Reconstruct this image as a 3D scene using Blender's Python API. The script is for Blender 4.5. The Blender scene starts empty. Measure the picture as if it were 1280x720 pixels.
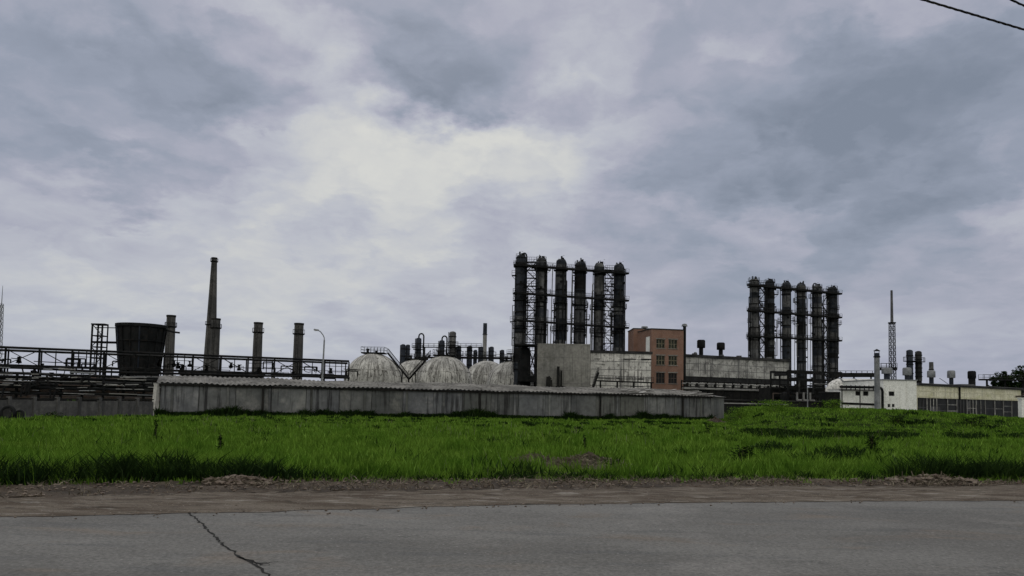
import bpy, math, random
import numpy as np
from mathutils import Vector, Matrix, noise as mnoise

random.seed(7)
rng = np.random.default_rng(11)
PI = math.pi
scene = bpy.context.scene
COL = scene.collection

# ------------------------------------------------------------------ camera
F = 925.0                      # focal length in photo pixels (photo 1280 x 720)
CX, CY = 640.0, 444.0
PITCH, ROLL, CAMH = math.radians(3.5), math.radians(1.1), 1.6
_F = Vector((0, math.cos(PITCH), math.sin(PITCH)))
_R0 = Vector((1, 0, 0)); _U0 = Vector((0, -math.sin(PITCH), math.cos(PITCH)))
_R = math.cos(ROLL) * _R0 + math.sin(ROLL) * _U0
_U = -math.sin(ROLL) * _R0 + math.cos(ROLL) * _U0
cam_data = bpy.data.cameras.new('camera')
cam = bpy.data.objects.new('camera', cam_data); COL.objects.link(cam)
m = Matrix.Identity(4)
for i in range(3):
    m[i][0] = _R[i]; m[i][1] = _U[i]; m[i][2] = -_F[i]
m[2][3] = CAMH
cam.matrix_world = m
cam_data.sensor_width = 36.0
cam_data.lens = F / 1280 * 36
cam_data.shift_y = (CY - 360) / 1280
cam_data.clip_start = 0.1; cam_data.clip_end = 9000
scene.camera = cam

def ray(px, py):
    return _F + _R * ((px - CX) / F) + _U * ((CY - py) / F)
def P(px, py, d):
    v = ray(px, py); v = v * (d / v.y)
    return Vector((v.x, v.y, v.z + CAMH))
def G(px, py, z=0.0):
    v = ray(px, py); t = (z - CAMH) / v.z
    return Vector((v.x * t, v.y * t, z))

# ------------------------------------------------------------------ mesh builder
class MB:
    def __init__(s): s.v = []; s.f = []
    def add(s, vs, fs):
        b = len(s.v); s.v += [tuple(p) for p in vs]; s.f += [tuple(i + b for i in f) for f in fs]; return s
    def box(s, x0, y0, z0, x1, y1, z1):
        return s.add([(x0,y0,z0),(x1,y0,z0),(x1,y1,z0),(x0,y1,z0),(x0,y0,z1),(x1,y0,z1),(x1,y1,z1),(x0,y1,z1)],
              [(0,3,2,1),(4,5,6,7),(0,1,5,4),(1,2,6,5),(2,3,7,6),(3,0,4,7)])
    def bar(s, p, q, w, h=None):
        p, q = Vector(p), Vector(q); h = h or w
        d = q - p
        if d.length < 1e-6: return s
        d.normalize()
        u = Vector((0,0,1)) if abs(d.z) < .95 else Vector((0,1,0))
        a = d.cross(u).normalized() * (w/2); b = a.cross(d).normalized() * (h/2)
        vs = [p-a-b, p+a-b, p+a+b, p-a+b, q-a-b, q+a-b, q+a+b, q-a+b]
        return s.add(vs, [(0,3,2,1),(4,5,6,7),(0,1,5,4),(1,2,6,5),(2,3,7,6),(3,0,4,7)])
    def tube(s, p, q, r, r2=None, n=8, caps=True):
        p, q = Vector(p), Vector(q); r2 = r if r2 is None else r2
        d = (q - p).normalized()
        u = Vector((0,0,1)) if abs(d.z) < .95 else Vector((0,1,0))
        a = d.cross(u).normalized(); b = a.cross(d)
        vs = []
        for k in range(n):
            t = 2*PI*k/n; e = a*math.cos(t) + b*math.sin(t)
            vs += [p + e*r, q + e*r2]
        fs = [(2*k, (2*k+2) % (2*n), (2*k+3) % (2*n), 2*k+1) for k in range(n)]
        if caps: fs += [tuple(range(0, 2*n, 2))[::-1], tuple(range(1, 2*n, 2))]
        return s.add(vs, fs)
    def path(s, pts, r, n=6):
        for a, b in zip(pts[:-1], pts[1:]): s.tube(a, b, r, n=n)
        return s
    def lathe(s, prof, cx=0, cy=0, n=20, caps=True):
        vs = []; m = len(prof)
        for k in range(n):
            t = 2*PI*k/n
            for r, z in prof: vs.append((cx + r*math.cos(t), cy + r*math.sin(t), z))
        fs = []
        for k in range(n):
            k2 = (k+1) % n
            for j in range(m-1): fs.append((k*m+j, k2*m+j, k2*m+j+1, k*m+j+1))
        if caps:
            if prof[0][0] > 1e-4: fs.append(tuple(k*m for k in range(n))[::-1])
            if prof[-1][0] > 1e-4: fs.append(tuple(k*m+m-1 for k in range(n)))
        return s.add(vs, fs)
    def quad(s, a, b, c, d): return s.add([a,b,c,d], [(0,1,2,3)])
    def build(s, name, mat, parent=None, smooth=False, loc=None, rz=0):
        me = bpy.data.meshes.new(name); me.from_pydata(s.v, [], s.f); me.validate(); me.update()
        me.materials.append(mat)
        if smooth:
            me.polygons.foreach_set('use_smooth', [True]*len(me.polygons))
            me.set_sharp_from_angle(angle=math.radians(40))
        o = bpy.data.objects.new(name, me); COL.objects.link(o)
        if parent: o.parent = parent
        if loc is not None: o.location = loc; o.rotation_euler.z = rz
        return o

LABELS = {}
def tag(o, label, cat, group=None, kind=None):
    o['label'] = label; o['category'] = cat
    if group: o['group'] = group
    o['kind'] = kind or 'thing'
    return o
def thing(name, label, cat, loc=(0,0,0), rz=0, group=None):
    o = bpy.data.objects.new(name, None); COL.objects.link(o)
    o.empty_display_size = .5
    o.location = loc; o.rotation_euler = (0, 0, rz)
    return tag(o, label, cat, group)
def structure(o): o['kind'] = 'structure'; return o

# ------------------------------------------------------------------ materials
class NT:
    """tiny node helper"""
    def __init__(s, tree): s.t = tree; s.n = tree.nodes; s.l = tree.links
    def new(s, ty, **kw):
        n = s.n.new(ty)
        for k, v in kw.items(): setattr(n, k, v)
        return n
    def put(s, sock, v):
        if hasattr(v, 'is_output'): s.l.new(v, sock)
        else: sock.default_value = v
    def math(s, op, a, b=None, clamp=False):
        n = s.new('ShaderNodeMath', operation=op, use_clamp=clamp); s.put(n.inputs[0], a)
        if b is not None: s.put(n.inputs[1], b)
        return n.outputs[0]
    def vmath(s, op, a, b=None):
        n = s.new('ShaderNodeVectorMath', operation=op); s.put(n.inputs[0], a)
        if b is not None: s.put(n.inputs[1], b)
        return n.outputs['Value'] if op in ('LENGTH','DOT_PRODUCT') else n.outputs[0]
    def noise(s, vec, scale, detail=4, rough=.55, dist=0, color=False):
        n = s.new('ShaderNodeTexNoise'); s.put(n.inputs['Vector'], vec)
        n.inputs['Scale'].default_value = scale; n.inputs['Detail'].default_value = detail
        n.inputs['Roughness'].default_value = rough; n.inputs['Distortion'].default_value = dist
        return n.outputs['Color' if color else 'Fac']
    def mapr(s, v, a, b, c=0, d=1, smooth=True):
        n = s.new('ShaderNodeMapRange'); n.interpolation_type = 'SMOOTHSTEP' if smooth else 'LINEAR'; n.clamp = True
        s.put(n.inputs[0], v)
        for i, x in enumerate((a, b, c, d)): s.put(n.inputs[i+1], x)
        return n.outputs[0]
    def mix(s, fac, a, b):
        n = s.new('ShaderNodeMix', data_type='RGBA'); s.put(n.inputs['Factor'], fac)
        for k, v in (('A', a), ('B', b)):
            sock = [i for i in n.inputs if i.name == k and i.type == 'RGBA'][0]
            s.put(sock, v if hasattr(v, 'is_output') else (*v, 1))
        return [o for o in n.outputs if o.type == 'RGBA'][0]
    def mul(s, a, b):
        n = s.new('ShaderNodeMix', data_type='RGBA', blend_type='MULTIPLY'); n.inputs['Factor'].default_value = 1
        for k, v in (('A', a), ('B', b)):
            sock = [i for i in n.inputs if i.name == k and i.type == 'RGBA'][0]
            s.put(sock, v if hasattr(v, 'is_output') else (*v, 1))
        return [o for o in n.outputs if o.type == 'RGBA'][0]

def new_mat(name):
    mt = bpy.data.materials.new(name); mt.use_nodes = True
    nt = NT(mt.node_tree); b = mt.node_tree.nodes['Principled BSDF']
    return mt, nt, b
def base_vec(nt):
    tc = nt.new('ShaderNodeTexCoord'); oi = nt.new('ShaderNodeObjectInfo')
    off = nt.vmath('SCALE', (57.3, 31.7, 11.9)); off.node.inputs['Scale'].default_value = 1
    nt.l.new(oi.outputs['Random'], off.node.inputs['Scale'])
    return nt.vmath('ADD', tc.outputs['Object'], off)

def pmat(name, c1, c2, scale=1.0, rough=.75, metal=0, c3=None, c3amt=.4, streak=None, streakamt=.6, bump=.0, fine=.25, lo=.38, hi=.62, bumpscale=None, sfreq=1.6, tone=0):
    """weathered surface: two tones by noise, a third in spots, vertical run-off streaks, fine grain"""
    mt, nt, b = new_mat(name); v = base_vec(nt)
    c = nt.mix(nt.mapr(nt.noise(v, scale, 6, .6), lo, hi), c1, c2)
    if c3: c = nt.mix(nt.math('MULTIPLY', nt.mapr(nt.noise(v, scale*2.7, 5, .65, .4), .52, .68), c3amt), c, c3)
    if streak:
        sv = nt.vmath('MULTIPLY', v, (sfreq, sfreq, sfreq*.05))
        s1 = nt.mapr(nt.noise(sv, 1.5, 5, .62), .50, .64)
        s2 = nt.mapr(nt.noise(v, .35, 3), .32, .55)
        c = nt.mix(nt.math('MULTIPLY', nt.math('MULTIPLY', s1, s2), streakamt), c, streak)
    if tone:
        oi = nt.new('ShaderNodeObjectInfo'); tv = nt.mapr(nt.math('FRACT', nt.math('MULTIPLY', oi.outputs['Random'], 7.31)), 0, 1, 1-tone, 1+tone*.7, False)
        tcn = nt.new('ShaderNodeCombineColor'); nt.put(tcn.inputs[0], tv); nt.put(tcn.inputs[1], tv); nt.put(tcn.inputs[2], nt.math('MULTIPLY', tv, nt.mapr(oi.outputs['Random'], 0, 1, .94, 1.08, False)))
        c = nt.mul(c, tcn.outputs[0])
    g = nt.mapr(nt.noise(v, scale*14, 3, .6), .3, .7, 1-fine, 1+fine*.6, False)
    gm = nt.new('ShaderNodeCombineColor')
    for i in range(3): nt.l.new(g, gm.inputs[i])
    c = nt.mul(c, gm.outputs[0])
    nt.l.new(c, b.inputs['Base Color'])
    nt.put(b.inputs['Roughness'], nt.mapr(nt.noise(v, scale*5, 3), .3, .7, rough-.12, min(1, rough+.12), False))
    b.inputs['Metallic'].default_value = metal
    b.inputs['Specular IOR Level'].default_value = .25 if max(c2) > .06 else .12
    if bump:
        bp = nt.new('ShaderNodeBump'); bp.inputs['Strength'].default_value = bump; bp.inputs['Distance'].default_value = .05
        nt.l.new(nt.noise(v, bumpscale or scale*8, 5, .65), bp.inputs['Height']); nt.l.new(bp.outputs[0], b.inputs['Normal'])
    return mt

M = {}
M['black_steel'] = pmat('black_steel', (.005,.006,.0065), (.013,.014,.0145), .6, .8, c3=(.03,.021,.015), c3amt=.45)
M['pipe_steel'] = pmat('pipe_steel', (.009,.0105,.011), (.028,.028,.028), .25, .7, c3=(.10,.10,.095), c3amt=.5)
M['pale_pipe'] = pmat('pale_pipe', (.16,.16,.16), (.27,.27,.26), .3, .6, c3=(.06,.05,.045), c3amt=.6)
M['rusty_pipe'] = pmat('rusty_pipe', (.05,.04,.035), (.10,.08,.07), .5, .85, c3=(.14,.075,.05), c3amt=.7)
M['column_steel'] = pmat('column_steel', (.013,.017,.023), (.036,.041,.050), .22, .6, c3=(.095,.095,.094), c3amt=.6, streak=(.005,.006,.007))
M['cladding'] = pmat('cladding', (.06,.06,.06), (.13,.13,.125), .5, .6, c3=(.02,.02,.022), c3amt=.8, streak=(.02,.02,.02), streakamt=.8)
M['column_grey'] = pmat('column_grey', (.06,.063,.068), (.145,.147,.147), .35, .6, c3=(.018,.020,.026), c3amt=.9, streak=(.012,.014,.016), streakamt=.9)
M['vessel'] = pmat('vessel', (.016,.021,.031), (.032,.039,.052), .4, .5, c3=(.05,.05,.05))
M['galvanised'] = pmat('galvanised', (.14,.15,.16), (.24,.25,.26), .8, .5, c3=(.08,.07,.06))
M['chimney_brick'] = pmat('chimney_brick', (.055,.055,.054), (.095,.092,.088), .25, .9, c3=(.035,.035,.034), streak=(.025,.025,.025), bump=.2)
M['tank_white'] = pmat('tank_white', (.34,.335,.31), (.56,.55,.51), .28, .8, c3=(.10,.095,.085), c3amt=.85, streak=(.05,.047,.043), streakamt=.97, bump=.15, sfreq=1.3)
def tank_mat():
    mt, nt, b = new_mat('tank_white'); tc = nt.new('ShaderNodeTexCoord'); oi = nt.new('ShaderNodeObjectInfo'); v = tc.outputs['Object']
    sp = nt.new('ShaderNodeSeparateXYZ'); nt.l.new(v, sp.inputs[0])
    az = nt.math('ARCTAN2', sp.outputs[1], sp.outputs[0]); rnd = nt.math('MULTIPLY', oi.outputs['Random'], 50.0)
    cb = nt.new('ShaderNodeCombineXYZ'); nt.l.new(nt.math('ADD', nt.math('MULTIPLY', az, 7.0), rnd), cb.inputs[0]); nt.l.new(nt.math('MULTIPLY', sp.outputs[2], .09), cb.inputs[1])
    bv = base_vec(nt)
    c = nt.mix(nt.mapr(nt.noise(bv, .3, 6, .6), .38, .62), (.32,.316,.297), (.56,.553,.515))
    c = nt.mix(nt.math('MULTIPLY', nt.mapr(nt.noise(cb.outputs[0], 1.9, 6, .68), .49, .60), .85), c, (.10,.095,.085))
    c = nt.mix(nt.math('MULTIPLY', nt.mapr(nt.noise(cb.outputs[0], 6.0, 5, .65), .55, .62), .9), c, (.035,.033,.03))
    c = nt.mix(nt.math('MULTIPLY', nt.mapr(nt.noise(bv, 1.9, 6, .65), .56, .62), .8), c, (.05,.045,.038))
    seam = nt.math('LESS_THAN', nt.math('ABSOLUTE', nt.math('SUBTRACT', nt.math('FRACT', nt.math('MULTIPLY', az, 16/6.2831853)), .5)), .020)
    c = nt.mix(nt.math('MULTIPLY', seam, .4), c, (.06,.056,.05))
    nt.l.new(c, b.inputs['Base Color']); b.inputs['Roughness'].default_value = .8; b.inputs['Specular IOR Level'].default_value = .2
    return mt
M['tank_white'] = tank_mat()
M['shed_wall'] = pmat('shed_wall', (.094,.099,.099), (.145,.150,.144), .16, .9, c3=(.27,.265,.245), c3amt=.55, streak=(.030,.030,.030), streakamt=.95, bump=.25, bumpscale=4, sfreq=2.6, tone=.25)
M['shed_roof'] = pmat('shed_roof', (.12,.117,.109), (.23,.223,.207), .6, .95, c3=(.05,.048,.04), c3amt=.95, bump=.3)
M['shed_dark'] = pmat('shed_dark', (.012,.012,.012), (.025,.024,.022), 1, .9)
M['concrete'] = pmat('concrete', (.17,.168,.157), (.245,.24,.22), .15, .9, c3=(.12,.115,.10), c3amt=.5, streak=(.10,.10,.09), streakamt=.5, bump=.2)
M['white_panel'] = pmat('white_panel', (.50,.495,.465), (.72,.71,.665), .5, .85, c3=(.10,.095,.085), c3amt=.8, streak=(.09,.085,.08), streakamt=.8, bump=.15)
M['grey_panel'] = pmat('grey_panel', (.24,.24,.228), (.45,.45,.425), .5, .85, c3=(.07,.07,.066), c3amt=.85, streak=(.06,.06,.06), streakamt=.85)
M['white_paint'] = pmat('white_paint', (.74,.755,.715), (.84,.85,.81), .5, .8, c3=(.55,.55,.49), c3amt=.45, streak=(.45,.44,.38), streakamt=.4)
M['cream_band'] = pmat('cream_band', (.56,.54,.38), (.72,.70,.54), .35, .8, c3=(.42,.44,.20), c3amt=.6, streak=(.25,.24,.18), streakamt=.5)
M['fence_concrete'] = pmat('fence_concrete', (.06,.06,.06), (.10,.098,.095), .4, .9, c3=(.16,.155,.145), c3amt=.5, streak=(.04,.04,.04))
M['white_post'] = pmat('white_post', (.35,.34,.32), (.5,.49,.46), 1.5, .85, c3=(.14,.13,.12))
M['roofing_felt'] = pmat('roofing_felt', (.02,.021,.022), (.045,.045,.045), .4, .9)
M['grey_fascia'] = pmat('grey_fascia', (.07,.07,.075), (.12,.12,.125), .4, .8)
M['dark_wall'] = pmat('dark_wall', (.008,.009,.009), (.018,.018,.017), .4, .9, c3=(.05,.045,.04), c3amt=.35)
M['iron_rail'] = pmat('iron_rail', (.012,.013,.014), (.03,.03,.03), 1, .75)
M['lamp_glass'] = pmat('lamp_glass', (.5,.5,.48), (.6,.6,.58), 2, .3)
M['bark'] = pmat('bark', (.05,.04,.03), (.09,.07,.05), 4, .9)
M['soil_clod'] = pmat('soil_clod', (.10,.075,.058), (.19,.155,.125), 3, .95, c3=(.05,.042,.035), c3amt=.7)
M['pale_rubble'] = pmat('pale_rubble', (.4,.39,.36), (.55,.54,.5), 4, .9, bump=.3)

def glass_mat(name, col, rough):
    mt, nt, b = new_mat(name); v = base_vec(nt)
    nt.l.new(nt.mix(nt.mapr(nt.noise(v, .9, 3), .4, .6), col, tuple(c*2.4 for c in col)), b.inputs['Base Color'])
    b.inputs['Roughness'].default_value = rough; b.inputs['Specular IOR Level'].default_value = .18
    return mt
M['dark_glass'] = glass_mat('dark_glass', (.006,.0065,.007), .5)
M['dusty_glass'] = glass_mat('dusty_glass', (.010,.012,.008), .4)
M['cream_frame'] = pmat('cream_frame', (.17,.15,.10), (.26,.235,.17), 2, .8)

def brick_mat():
    mt, nt, b = new_mat('red_brick'); v = base_vec(nt)
    tc = nt.new('ShaderNodeTexCoord')
    sep = nt.new('ShaderNodeSeparateXYZ'); nt.l.new(tc.outputs['Object'], sep.inputs[0])
    cb = nt.new('ShaderNodeCombineXYZ'); nt.l.new(nt.math('ADD', sep.outputs[0], sep.outputs[1]), cb.inputs[0]); nt.l.new(sep.outputs[2], cb.inputs[1])
    br = nt.new('ShaderNodeTexBrick'); nt.l.new(cb.outputs[0], br.inputs['Vector'])
    br.inputs['Scale'].default_value = 1; br.inputs['Brick Width'].default_value = .26; br.inputs['Row Height'].default_value = .085; br.inputs['Mortar Size'].default_value = .010
    br.inputs['Color1'].default_value = (.225,.104,.064,1); br.inputs['Color2'].default_value = (.160,.074,.047,1); br.inputs['Mortar'].default_value = (.24,.20,.17,1)
    c = nt.mix(nt.math('MULTIPLY', nt.mapr(nt.noise(v, .5, 5, .6), .45, .65), .5), br.outputs['Color'], (.13,.072,.052))
    sv = nt.vmath('MULTIPLY', v, (1.2,1.2,.1))
    c = nt.mix(nt.math('MULTIPLY', nt.mapr(nt.noise(sv, 1.2, 4), .55, .7), .45), c, (.10,.07,.055))
    nt.l.new(c, b.inputs['Base Color']); b.inputs['Roughness'].default_value = .9
    return mt
M['brick'] = brick_mat()

def asphalt_mat():
    mt, nt, b = new_mat('old_asphalt')
    tc = nt.new('ShaderNodeTexCoord'); v = tc.outputs['Object']
    vs = nt.vmath('MULTIPLY', v, (.35, 1.0, 1))
    c = nt.mix(nt.mapr(nt.noise(vs, .7, 5, .6), .35, .65), (.122,.119,.110), (.165,.162,.151))
    c = nt.mix(nt.math('MULTIPLY', nt.mapr(nt.noise(nt.vmath('MULTIPLY', v, (.5,1.2,1)), 1.1, 5, .6, .5), .54, .70), .55), c, (.175,.142,.110))   # dried mud
    c = nt.mix(nt.math('MULTIPLY', nt.mapr(nt.noise(nt.vmath('MULTIPLY', v, (.25,1.6,1)), 1.7, 4, .6), .54, .68), .55), c, (.095,.097,.096))
    c = nt.mix(nt.math('MULTIPLY', nt.mapr(nt.noise(nt.vmath('ADD', v, (3,9,2)), 2.3, 6, .7), .60, .70), .5), c, (.06,.06,.058))
    c = nt.mix(nt.math('MULTIPLY', nt.mapr(nt.noise(nt.vmath('ADD', v, (8,1,2)), .8, 7, .7), .55, .72), .5), c, (.23,.22,.205))      # worn wheel tracks
    agg = nt.new('ShaderNodeTexVoronoi'); nt.l.new(v, agg.inputs['Vector']); agg.inputs['Scale'].default_value = 42
    ag = nt.mapr(nt.noise(v, 24, 4, .75), .34, .68, .66, 1.33, False)
    sp = nt.mapr(agg.outputs['Distance'], .0, .35, 1.30, .95)
    g = nt.math('MULTIPLY', ag, sp)
    gm = nt.new('ShaderNodeCombineColor')
    for i in range(3): nt.l.new(g, gm.inputs[i])
    c = nt.mul(c, gm.outputs[0])
    # pale grit and dark specks
    c = nt.mix(nt.math('MULTIPLY', nt.mapr(nt.noise(v, 19, 2, .5), .70, .76), .7), c, (.36,.35,.33))
    c = nt.mix(nt.math('MULTIPLY', nt.mapr(nt.noise(nt.vmath('ADD', v, (31,7,3)), 9, 3, .6), .70, .76), .7), c, (.05,.05,.048))
    nt.l.new(c, b.inputs['Base Color']); b.inputs['Roughness'].default_value = .88; b.inputs['Specular IOR Level'].default_value = .25
    bp = nt.new('ShaderNodeBump'); bp.inputs['Strength'].default_value = .45; bp.inputs['Distance'].default_value = .012
    nt.l.new(nt.noise(v, 60, 4, .7), bp.inputs['Height']); nt.l.new(bp.outputs[0], b.inputs['Normal'])
    return mt
M['asphalt'] = asphalt_mat()

def dirt_mat():
    mt, nt, b = new_mat('dry_dirt')
    tc = nt.new('ShaderNodeTexCoord'); v = tc.outputs['Object']
    vs = nt.vmath('MULTIPLY', v, (.30, 1.3, 1))
    c = nt.mix(nt.mapr(nt.noise(vs, 2.2, 6, .65), .36, .64), (.082,.064,.048), (.160,.137,.110))
    c = nt.mix(nt.math('MULTIPLY', nt.mapr(nt.noise(vs, 4.6, 5, .6), .55, .68), .6), c, (.30,.28,.245))
    c = nt.mix(nt.math('MULTIPLY', nt.mapr(nt.noise(vs, 6.5, 5, .6, .6), .55, .68), .8), c, (.05,.043,.034))
    c = nt.mix(nt.math('MULTIPLY', nt.mapr(nt.noise(v, 26, 3, .6), .58, .68), .7), c, (.045,.04,.033))
    c = nt.mix(nt.math('MULTIPLY', nt.mapr(nt.noise(nt.vmath('ADD', v, (13,5,1)), 30, 3, .6), .62, .70), .7), c, (.36,.34,.30))
    nt.l.new(c, b.inputs['Base Color']); b.inputs['Roughness'].default_value = .95; b.inputs['Specular IOR Level'].default_value = .1
    bp = nt.new('ShaderNodeBump'); bp.inputs['Strength'].default_value = .8; bp.inputs['Distance'].default_value = .04
    nt.l.new(nt.noise(v, 14, 6, .7), bp.inputs['Height']); nt.l.new(bp.outputs[0], b.inputs['Normal'])
    return mt
M['dirt'] = dirt_mat()
M['topsoil'] = pmat('topsoil', (.040,.031,.022), (.080,.061,.044), 1.3, .97, c3=(.15,.122,.09), c3amt=.5, bump=.9, bumpscale=12)

def ground_mat():
    mt, nt, b = new_mat('field_soil')
    tc = nt.new('ShaderNodeTexCoord'); v = tc.outputs['Object']
    c = nt.mix(nt.mapr(nt.noise(v, .5, 5, .6), .4, .6), (.016,.028,.008), (.030,.052,.012))
    c = nt.mix(nt.math('MULTIPLY', nt.mapr(nt.noise(v, 2.0, 4, .6), .5, .7), .6), c, (.045,.040,.028))
    nt.l.new(c, b.inputs['Base Color']); b.inputs['Roughness'].default_value = 1; b.inputs['Specular IOR Level'].default_value = 0
    return mt
M['ground'] = ground_mat()

def leaf_mat(name, dark, mid, light, pscale=.25, transl=.3):
    mt = bpy.data.materials.new(name); mt.use_nodes = True
    nt = NT(mt.node_tree); nt.n.clear()
    out = nt.new('ShaderNodeOutputMaterial'); tc = nt.new('ShaderNodeTexCoord'); ge = nt.new('ShaderNodeNewGeometry')
    v = tc.outputs['Object']
    big = nt.mapr(nt.noise(nt.vmath('MULTIPLY', v, (1, 1, .2)), pscale, 5, .6), .36, .64)
    rnd = ge.outputs['Random Per Island']
    c = nt.mix(big, mid, light)
    c = nt.mix(nt.math('MULTIPLY', nt.mapr(nt.noise(nt.vmath('MULTIPLY', v, (1, 1, .2)), pscale*5, 4, .6), .48, .62), .65), c, dark)
    c = nt.mix(nt.math('MULTIPLY', nt.mapr(nt.noise(nt.vmath('MULTIPLY', nt.vmath('ADD', v, (40, 9, 0)), (.7, 1.6, .2)), pscale*1.2, 4, .6), .54, .66), .5), c, dark)
    c = nt.mix(nt.mapr(rnd, .0, .55, .85, 0, False), c, dark)
    c = nt.mix(nt.mapr(rnd, .93, 1., 0, .8, False), c, tuple(min(1, x*1.5+.02) for x in light))
    d = nt.new('ShaderNodeBsdfDiffuse'); t = nt.new('ShaderNodeBsdfTranslucent')
    nt.l.new(c, d.inputs[0]); nt.l.new(c, t.inputs[0])
    mx = nt.new('ShaderNodeMixShader'); mx.inputs[0].default_value = transl
    nt.l.new(d.outputs[0], mx.inputs[1]); nt.l.new(t.outputs[0], mx.inputs[2]); nt.l.new(mx.outputs[0], out.inputs[0])
    return mt
M['grass'] = leaf_mat('meadow_grass', (.034,.074,.009), (.100,.208,.022), (.185,.315,.042), .5)
M['weed'] = leaf_mat('shade_toned_weed', (.008,.016,.006), (.014,.030,.008), (.026,.050,.011), .6, .1)  # weed leaf green with the shade of verge and ditch put into the colour
M['dry_stalk'] = leaf_mat('dry_stalk', (.05,.042,.030), (.12,.10,.072), (.24,.21,.16), 1.5, .1)

# ------------------------------------------------------------------ world and sun
world = bpy.data.worlds.new('World'); scene.world = world; world.use_nodes = True
wt = NT(world.node_tree); bg = wt.n['Background']
SUN_EL, SUN_AZ = math.radians(48), math.radians(-12)       # azimuth from +Y towards +X
sky = wt.new('ShaderNodeTexSky', sky_type='NISHITA'); sky.sun_disc = False
sky.sun_elevation = SUN_EL; sky.sun_rotation = SUN_AZ; sky.dust_density = 2.0
tc = wt.new('ShaderNodeTexCoord'); D = tc.outputs['Generated']
sepd = wt.new('ShaderNodeSeparateXYZ'); wt.l.new(D, sepd.inputs[0])
# cloud-layer coordinates (flattening towards the horizon)
den = wt.math('ADD', wt.math('MAXIMUM', sepd.outputs[2], 0.0), .22)
cl = wt.new('ShaderNodeCombineXYZ')
wt.l.new(wt.math('DIVIDE', sepd.outputs[0], den), cl.inputs[0]); wt.l.new(wt.math('DIVIDE', sepd.outputs[1], den), cl.inputs[1])
CV = cl.outputs[0]
# ragged edges: push the direction about with noise before the cloud masses are evaluated
w1 = wt.vmath('SUBTRACT', wt.noise(CV, 3.0, 7, .60, color=True), (.5,.5,.5))
w2 = wt.vmath('SCALE', w1); w2.node.inputs['Scale'].default_value = .30
DW = wt.vmath('ADD', D, w2)
def blob(px, py, rx, ry, amp):
    d = ray(px, py).normalized()
    q = wt.vmath('MULTIPLY', wt.vmath('SUBTRACT', DW, tuple(d)), (F/rx, F/rx, F/ry))
    return wt.mapr(wt.vmath('LENGTH', q), 0.0, 1.9, amp, 0.0)
BLOBS = [
 (650,155,110,80,.30),(560,215,150,55,.17),(420,215,150,55,.26),(190,248,130,26,.24),(290,305,300,60,.13),(420,350,330,60,.10),
 (370,55,55,70,.20),(205,55,30,20,.14),(20,205,25,28,.22),(690,250,90,60,.10),(925,268,75,26,.12),(1245,262,60,40,.12),(120,165,40,22,.10),
 (250,400,400,50,.07),(900,60,60,80,.05),(1100,20,160,30,.08),
 (575,98,100,44,-.50),(545,108,50,22,-.15),(290,90,62,34,-.24),(165,45,40,26,-.16),(130,215,190,38,-.20),(115,25,65,30,-.12),(250,55,60,60,-.06),(1050,110,95,80,-.20),
 (930,225,130,55,-.18),(1150,190,170,50,-.16),(1110,265,90,40,-.12),(800,110,120,130,-.05),(1050,380,260,90,-.10),(600,20,120,40,-.14),(1190,130,200,120,-.06),
]
B = .465
for b_ in BLOBS: B = wt.math('ADD', B, blob(*b_))
B = wt.math('ADD', B, wt.mapr(sepd.outputs[2], .20, .02, 0, .13))
n1 = wt.math('MULTIPLY', wt.math('SUBTRACT', wt.noise(CV, 1.1, 7, .52, .3), .5), .62)
n2 = wt.math('MULTIPLY', wt.math('SUBTRACT', wt.noise(wt.vmath('ADD', CV, (9,4,2)), 4.4, 6, .58, .6), .5), .38)
B = wt.math('ADD', wt.math('ADD', B, n1), n2)
DZ = wt.vmath('MULTIPLY', wt.vmath('ADD', D, wt.vmath('MULTIPLY', w1, (.10,.10,.10))), (1, 1, 1.9))
c1_ = wt.mapr(wt.noise(DZ, 5.5, 7, .52, .2), .44, .55, -.5, .5)
c2_ = wt.mapr(wt.noise(wt.vmath('ADD', DZ, (3.1, 7.7, 1.3)), 12.0, 6, .52, .2), .42, .60, -.5, .5)
B = wt.math('ADD', B, wt.math('ADD', wt.math('MULTIPLY', c1_, wt.mapr(sepd.outputs[2], .05, .24, .05, .145)), wt.math('MULTIPLY', c2_, wt.mapr(sepd.outputs[2], .05, .25, .03, .08))))
ramp = wt.new('ShaderNodeValToRGB'); wt.l.new(B, ramp.inputs[0])
els = ramp.color_ramp.elements
stops = [(0.0,(.205,.240,.305)), (.28,(.290,.325,.405)), (.48,(.390,.402,.484)), (.66,(.480,.498,.555)), (.84,(.580,.590,.592)), (1.0,(.655,.658,.628))]
while len(els) < len(stops): els.new(.5)
for e, (p_, c_) in zip(els, stops): e.position = p_; e.color = (*c_, 1)
SKYK = .10
back = wt.mapr(sepd.outputs[1], .35, -.45, 0, .80)            # unseen fill brightness added behind the viewer and overhead to light facing walls
rc = wt.mix(back, ramp.outputs[0], (1.08, 1.05, .97))
cscale = wt.vmath('SCALE', rc); cscale.node.inputs['Scale'].default_value = 1/SKYK
hz = wt.mapr(sepd.outputs[2], .16, .03, 0, .30)
cs2 = wt.mul(cscale, wt.mix(hz, (1, 1, 1), (.90, .98, 1.06)))
skyc = wt.mix(.96, sky.outputs[0], cs2)
wt.l.new(skyc, bg.inputs[0]); bg.inputs[1].default_value = SKYK
sun_d = bpy.data.lights.new('sun', 'SUN'); sun_d.energy = .6; sun_d.angle = math.radians(18); sun_d.color = (1, .96, .90)
sun = bpy.data.objects.new('sun', sun_d); COL.objects.link(sun)
sd = Vector((math.sin(SUN_AZ)*math.cos(SUN_EL), math.cos(SUN_AZ)*math.cos(SUN_EL), math.sin(SUN_EL)))
sun.rotation_euler = sd.to_track_quat('Z', 'Y').to_euler(); sun.location = (0, 0, 60)

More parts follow.
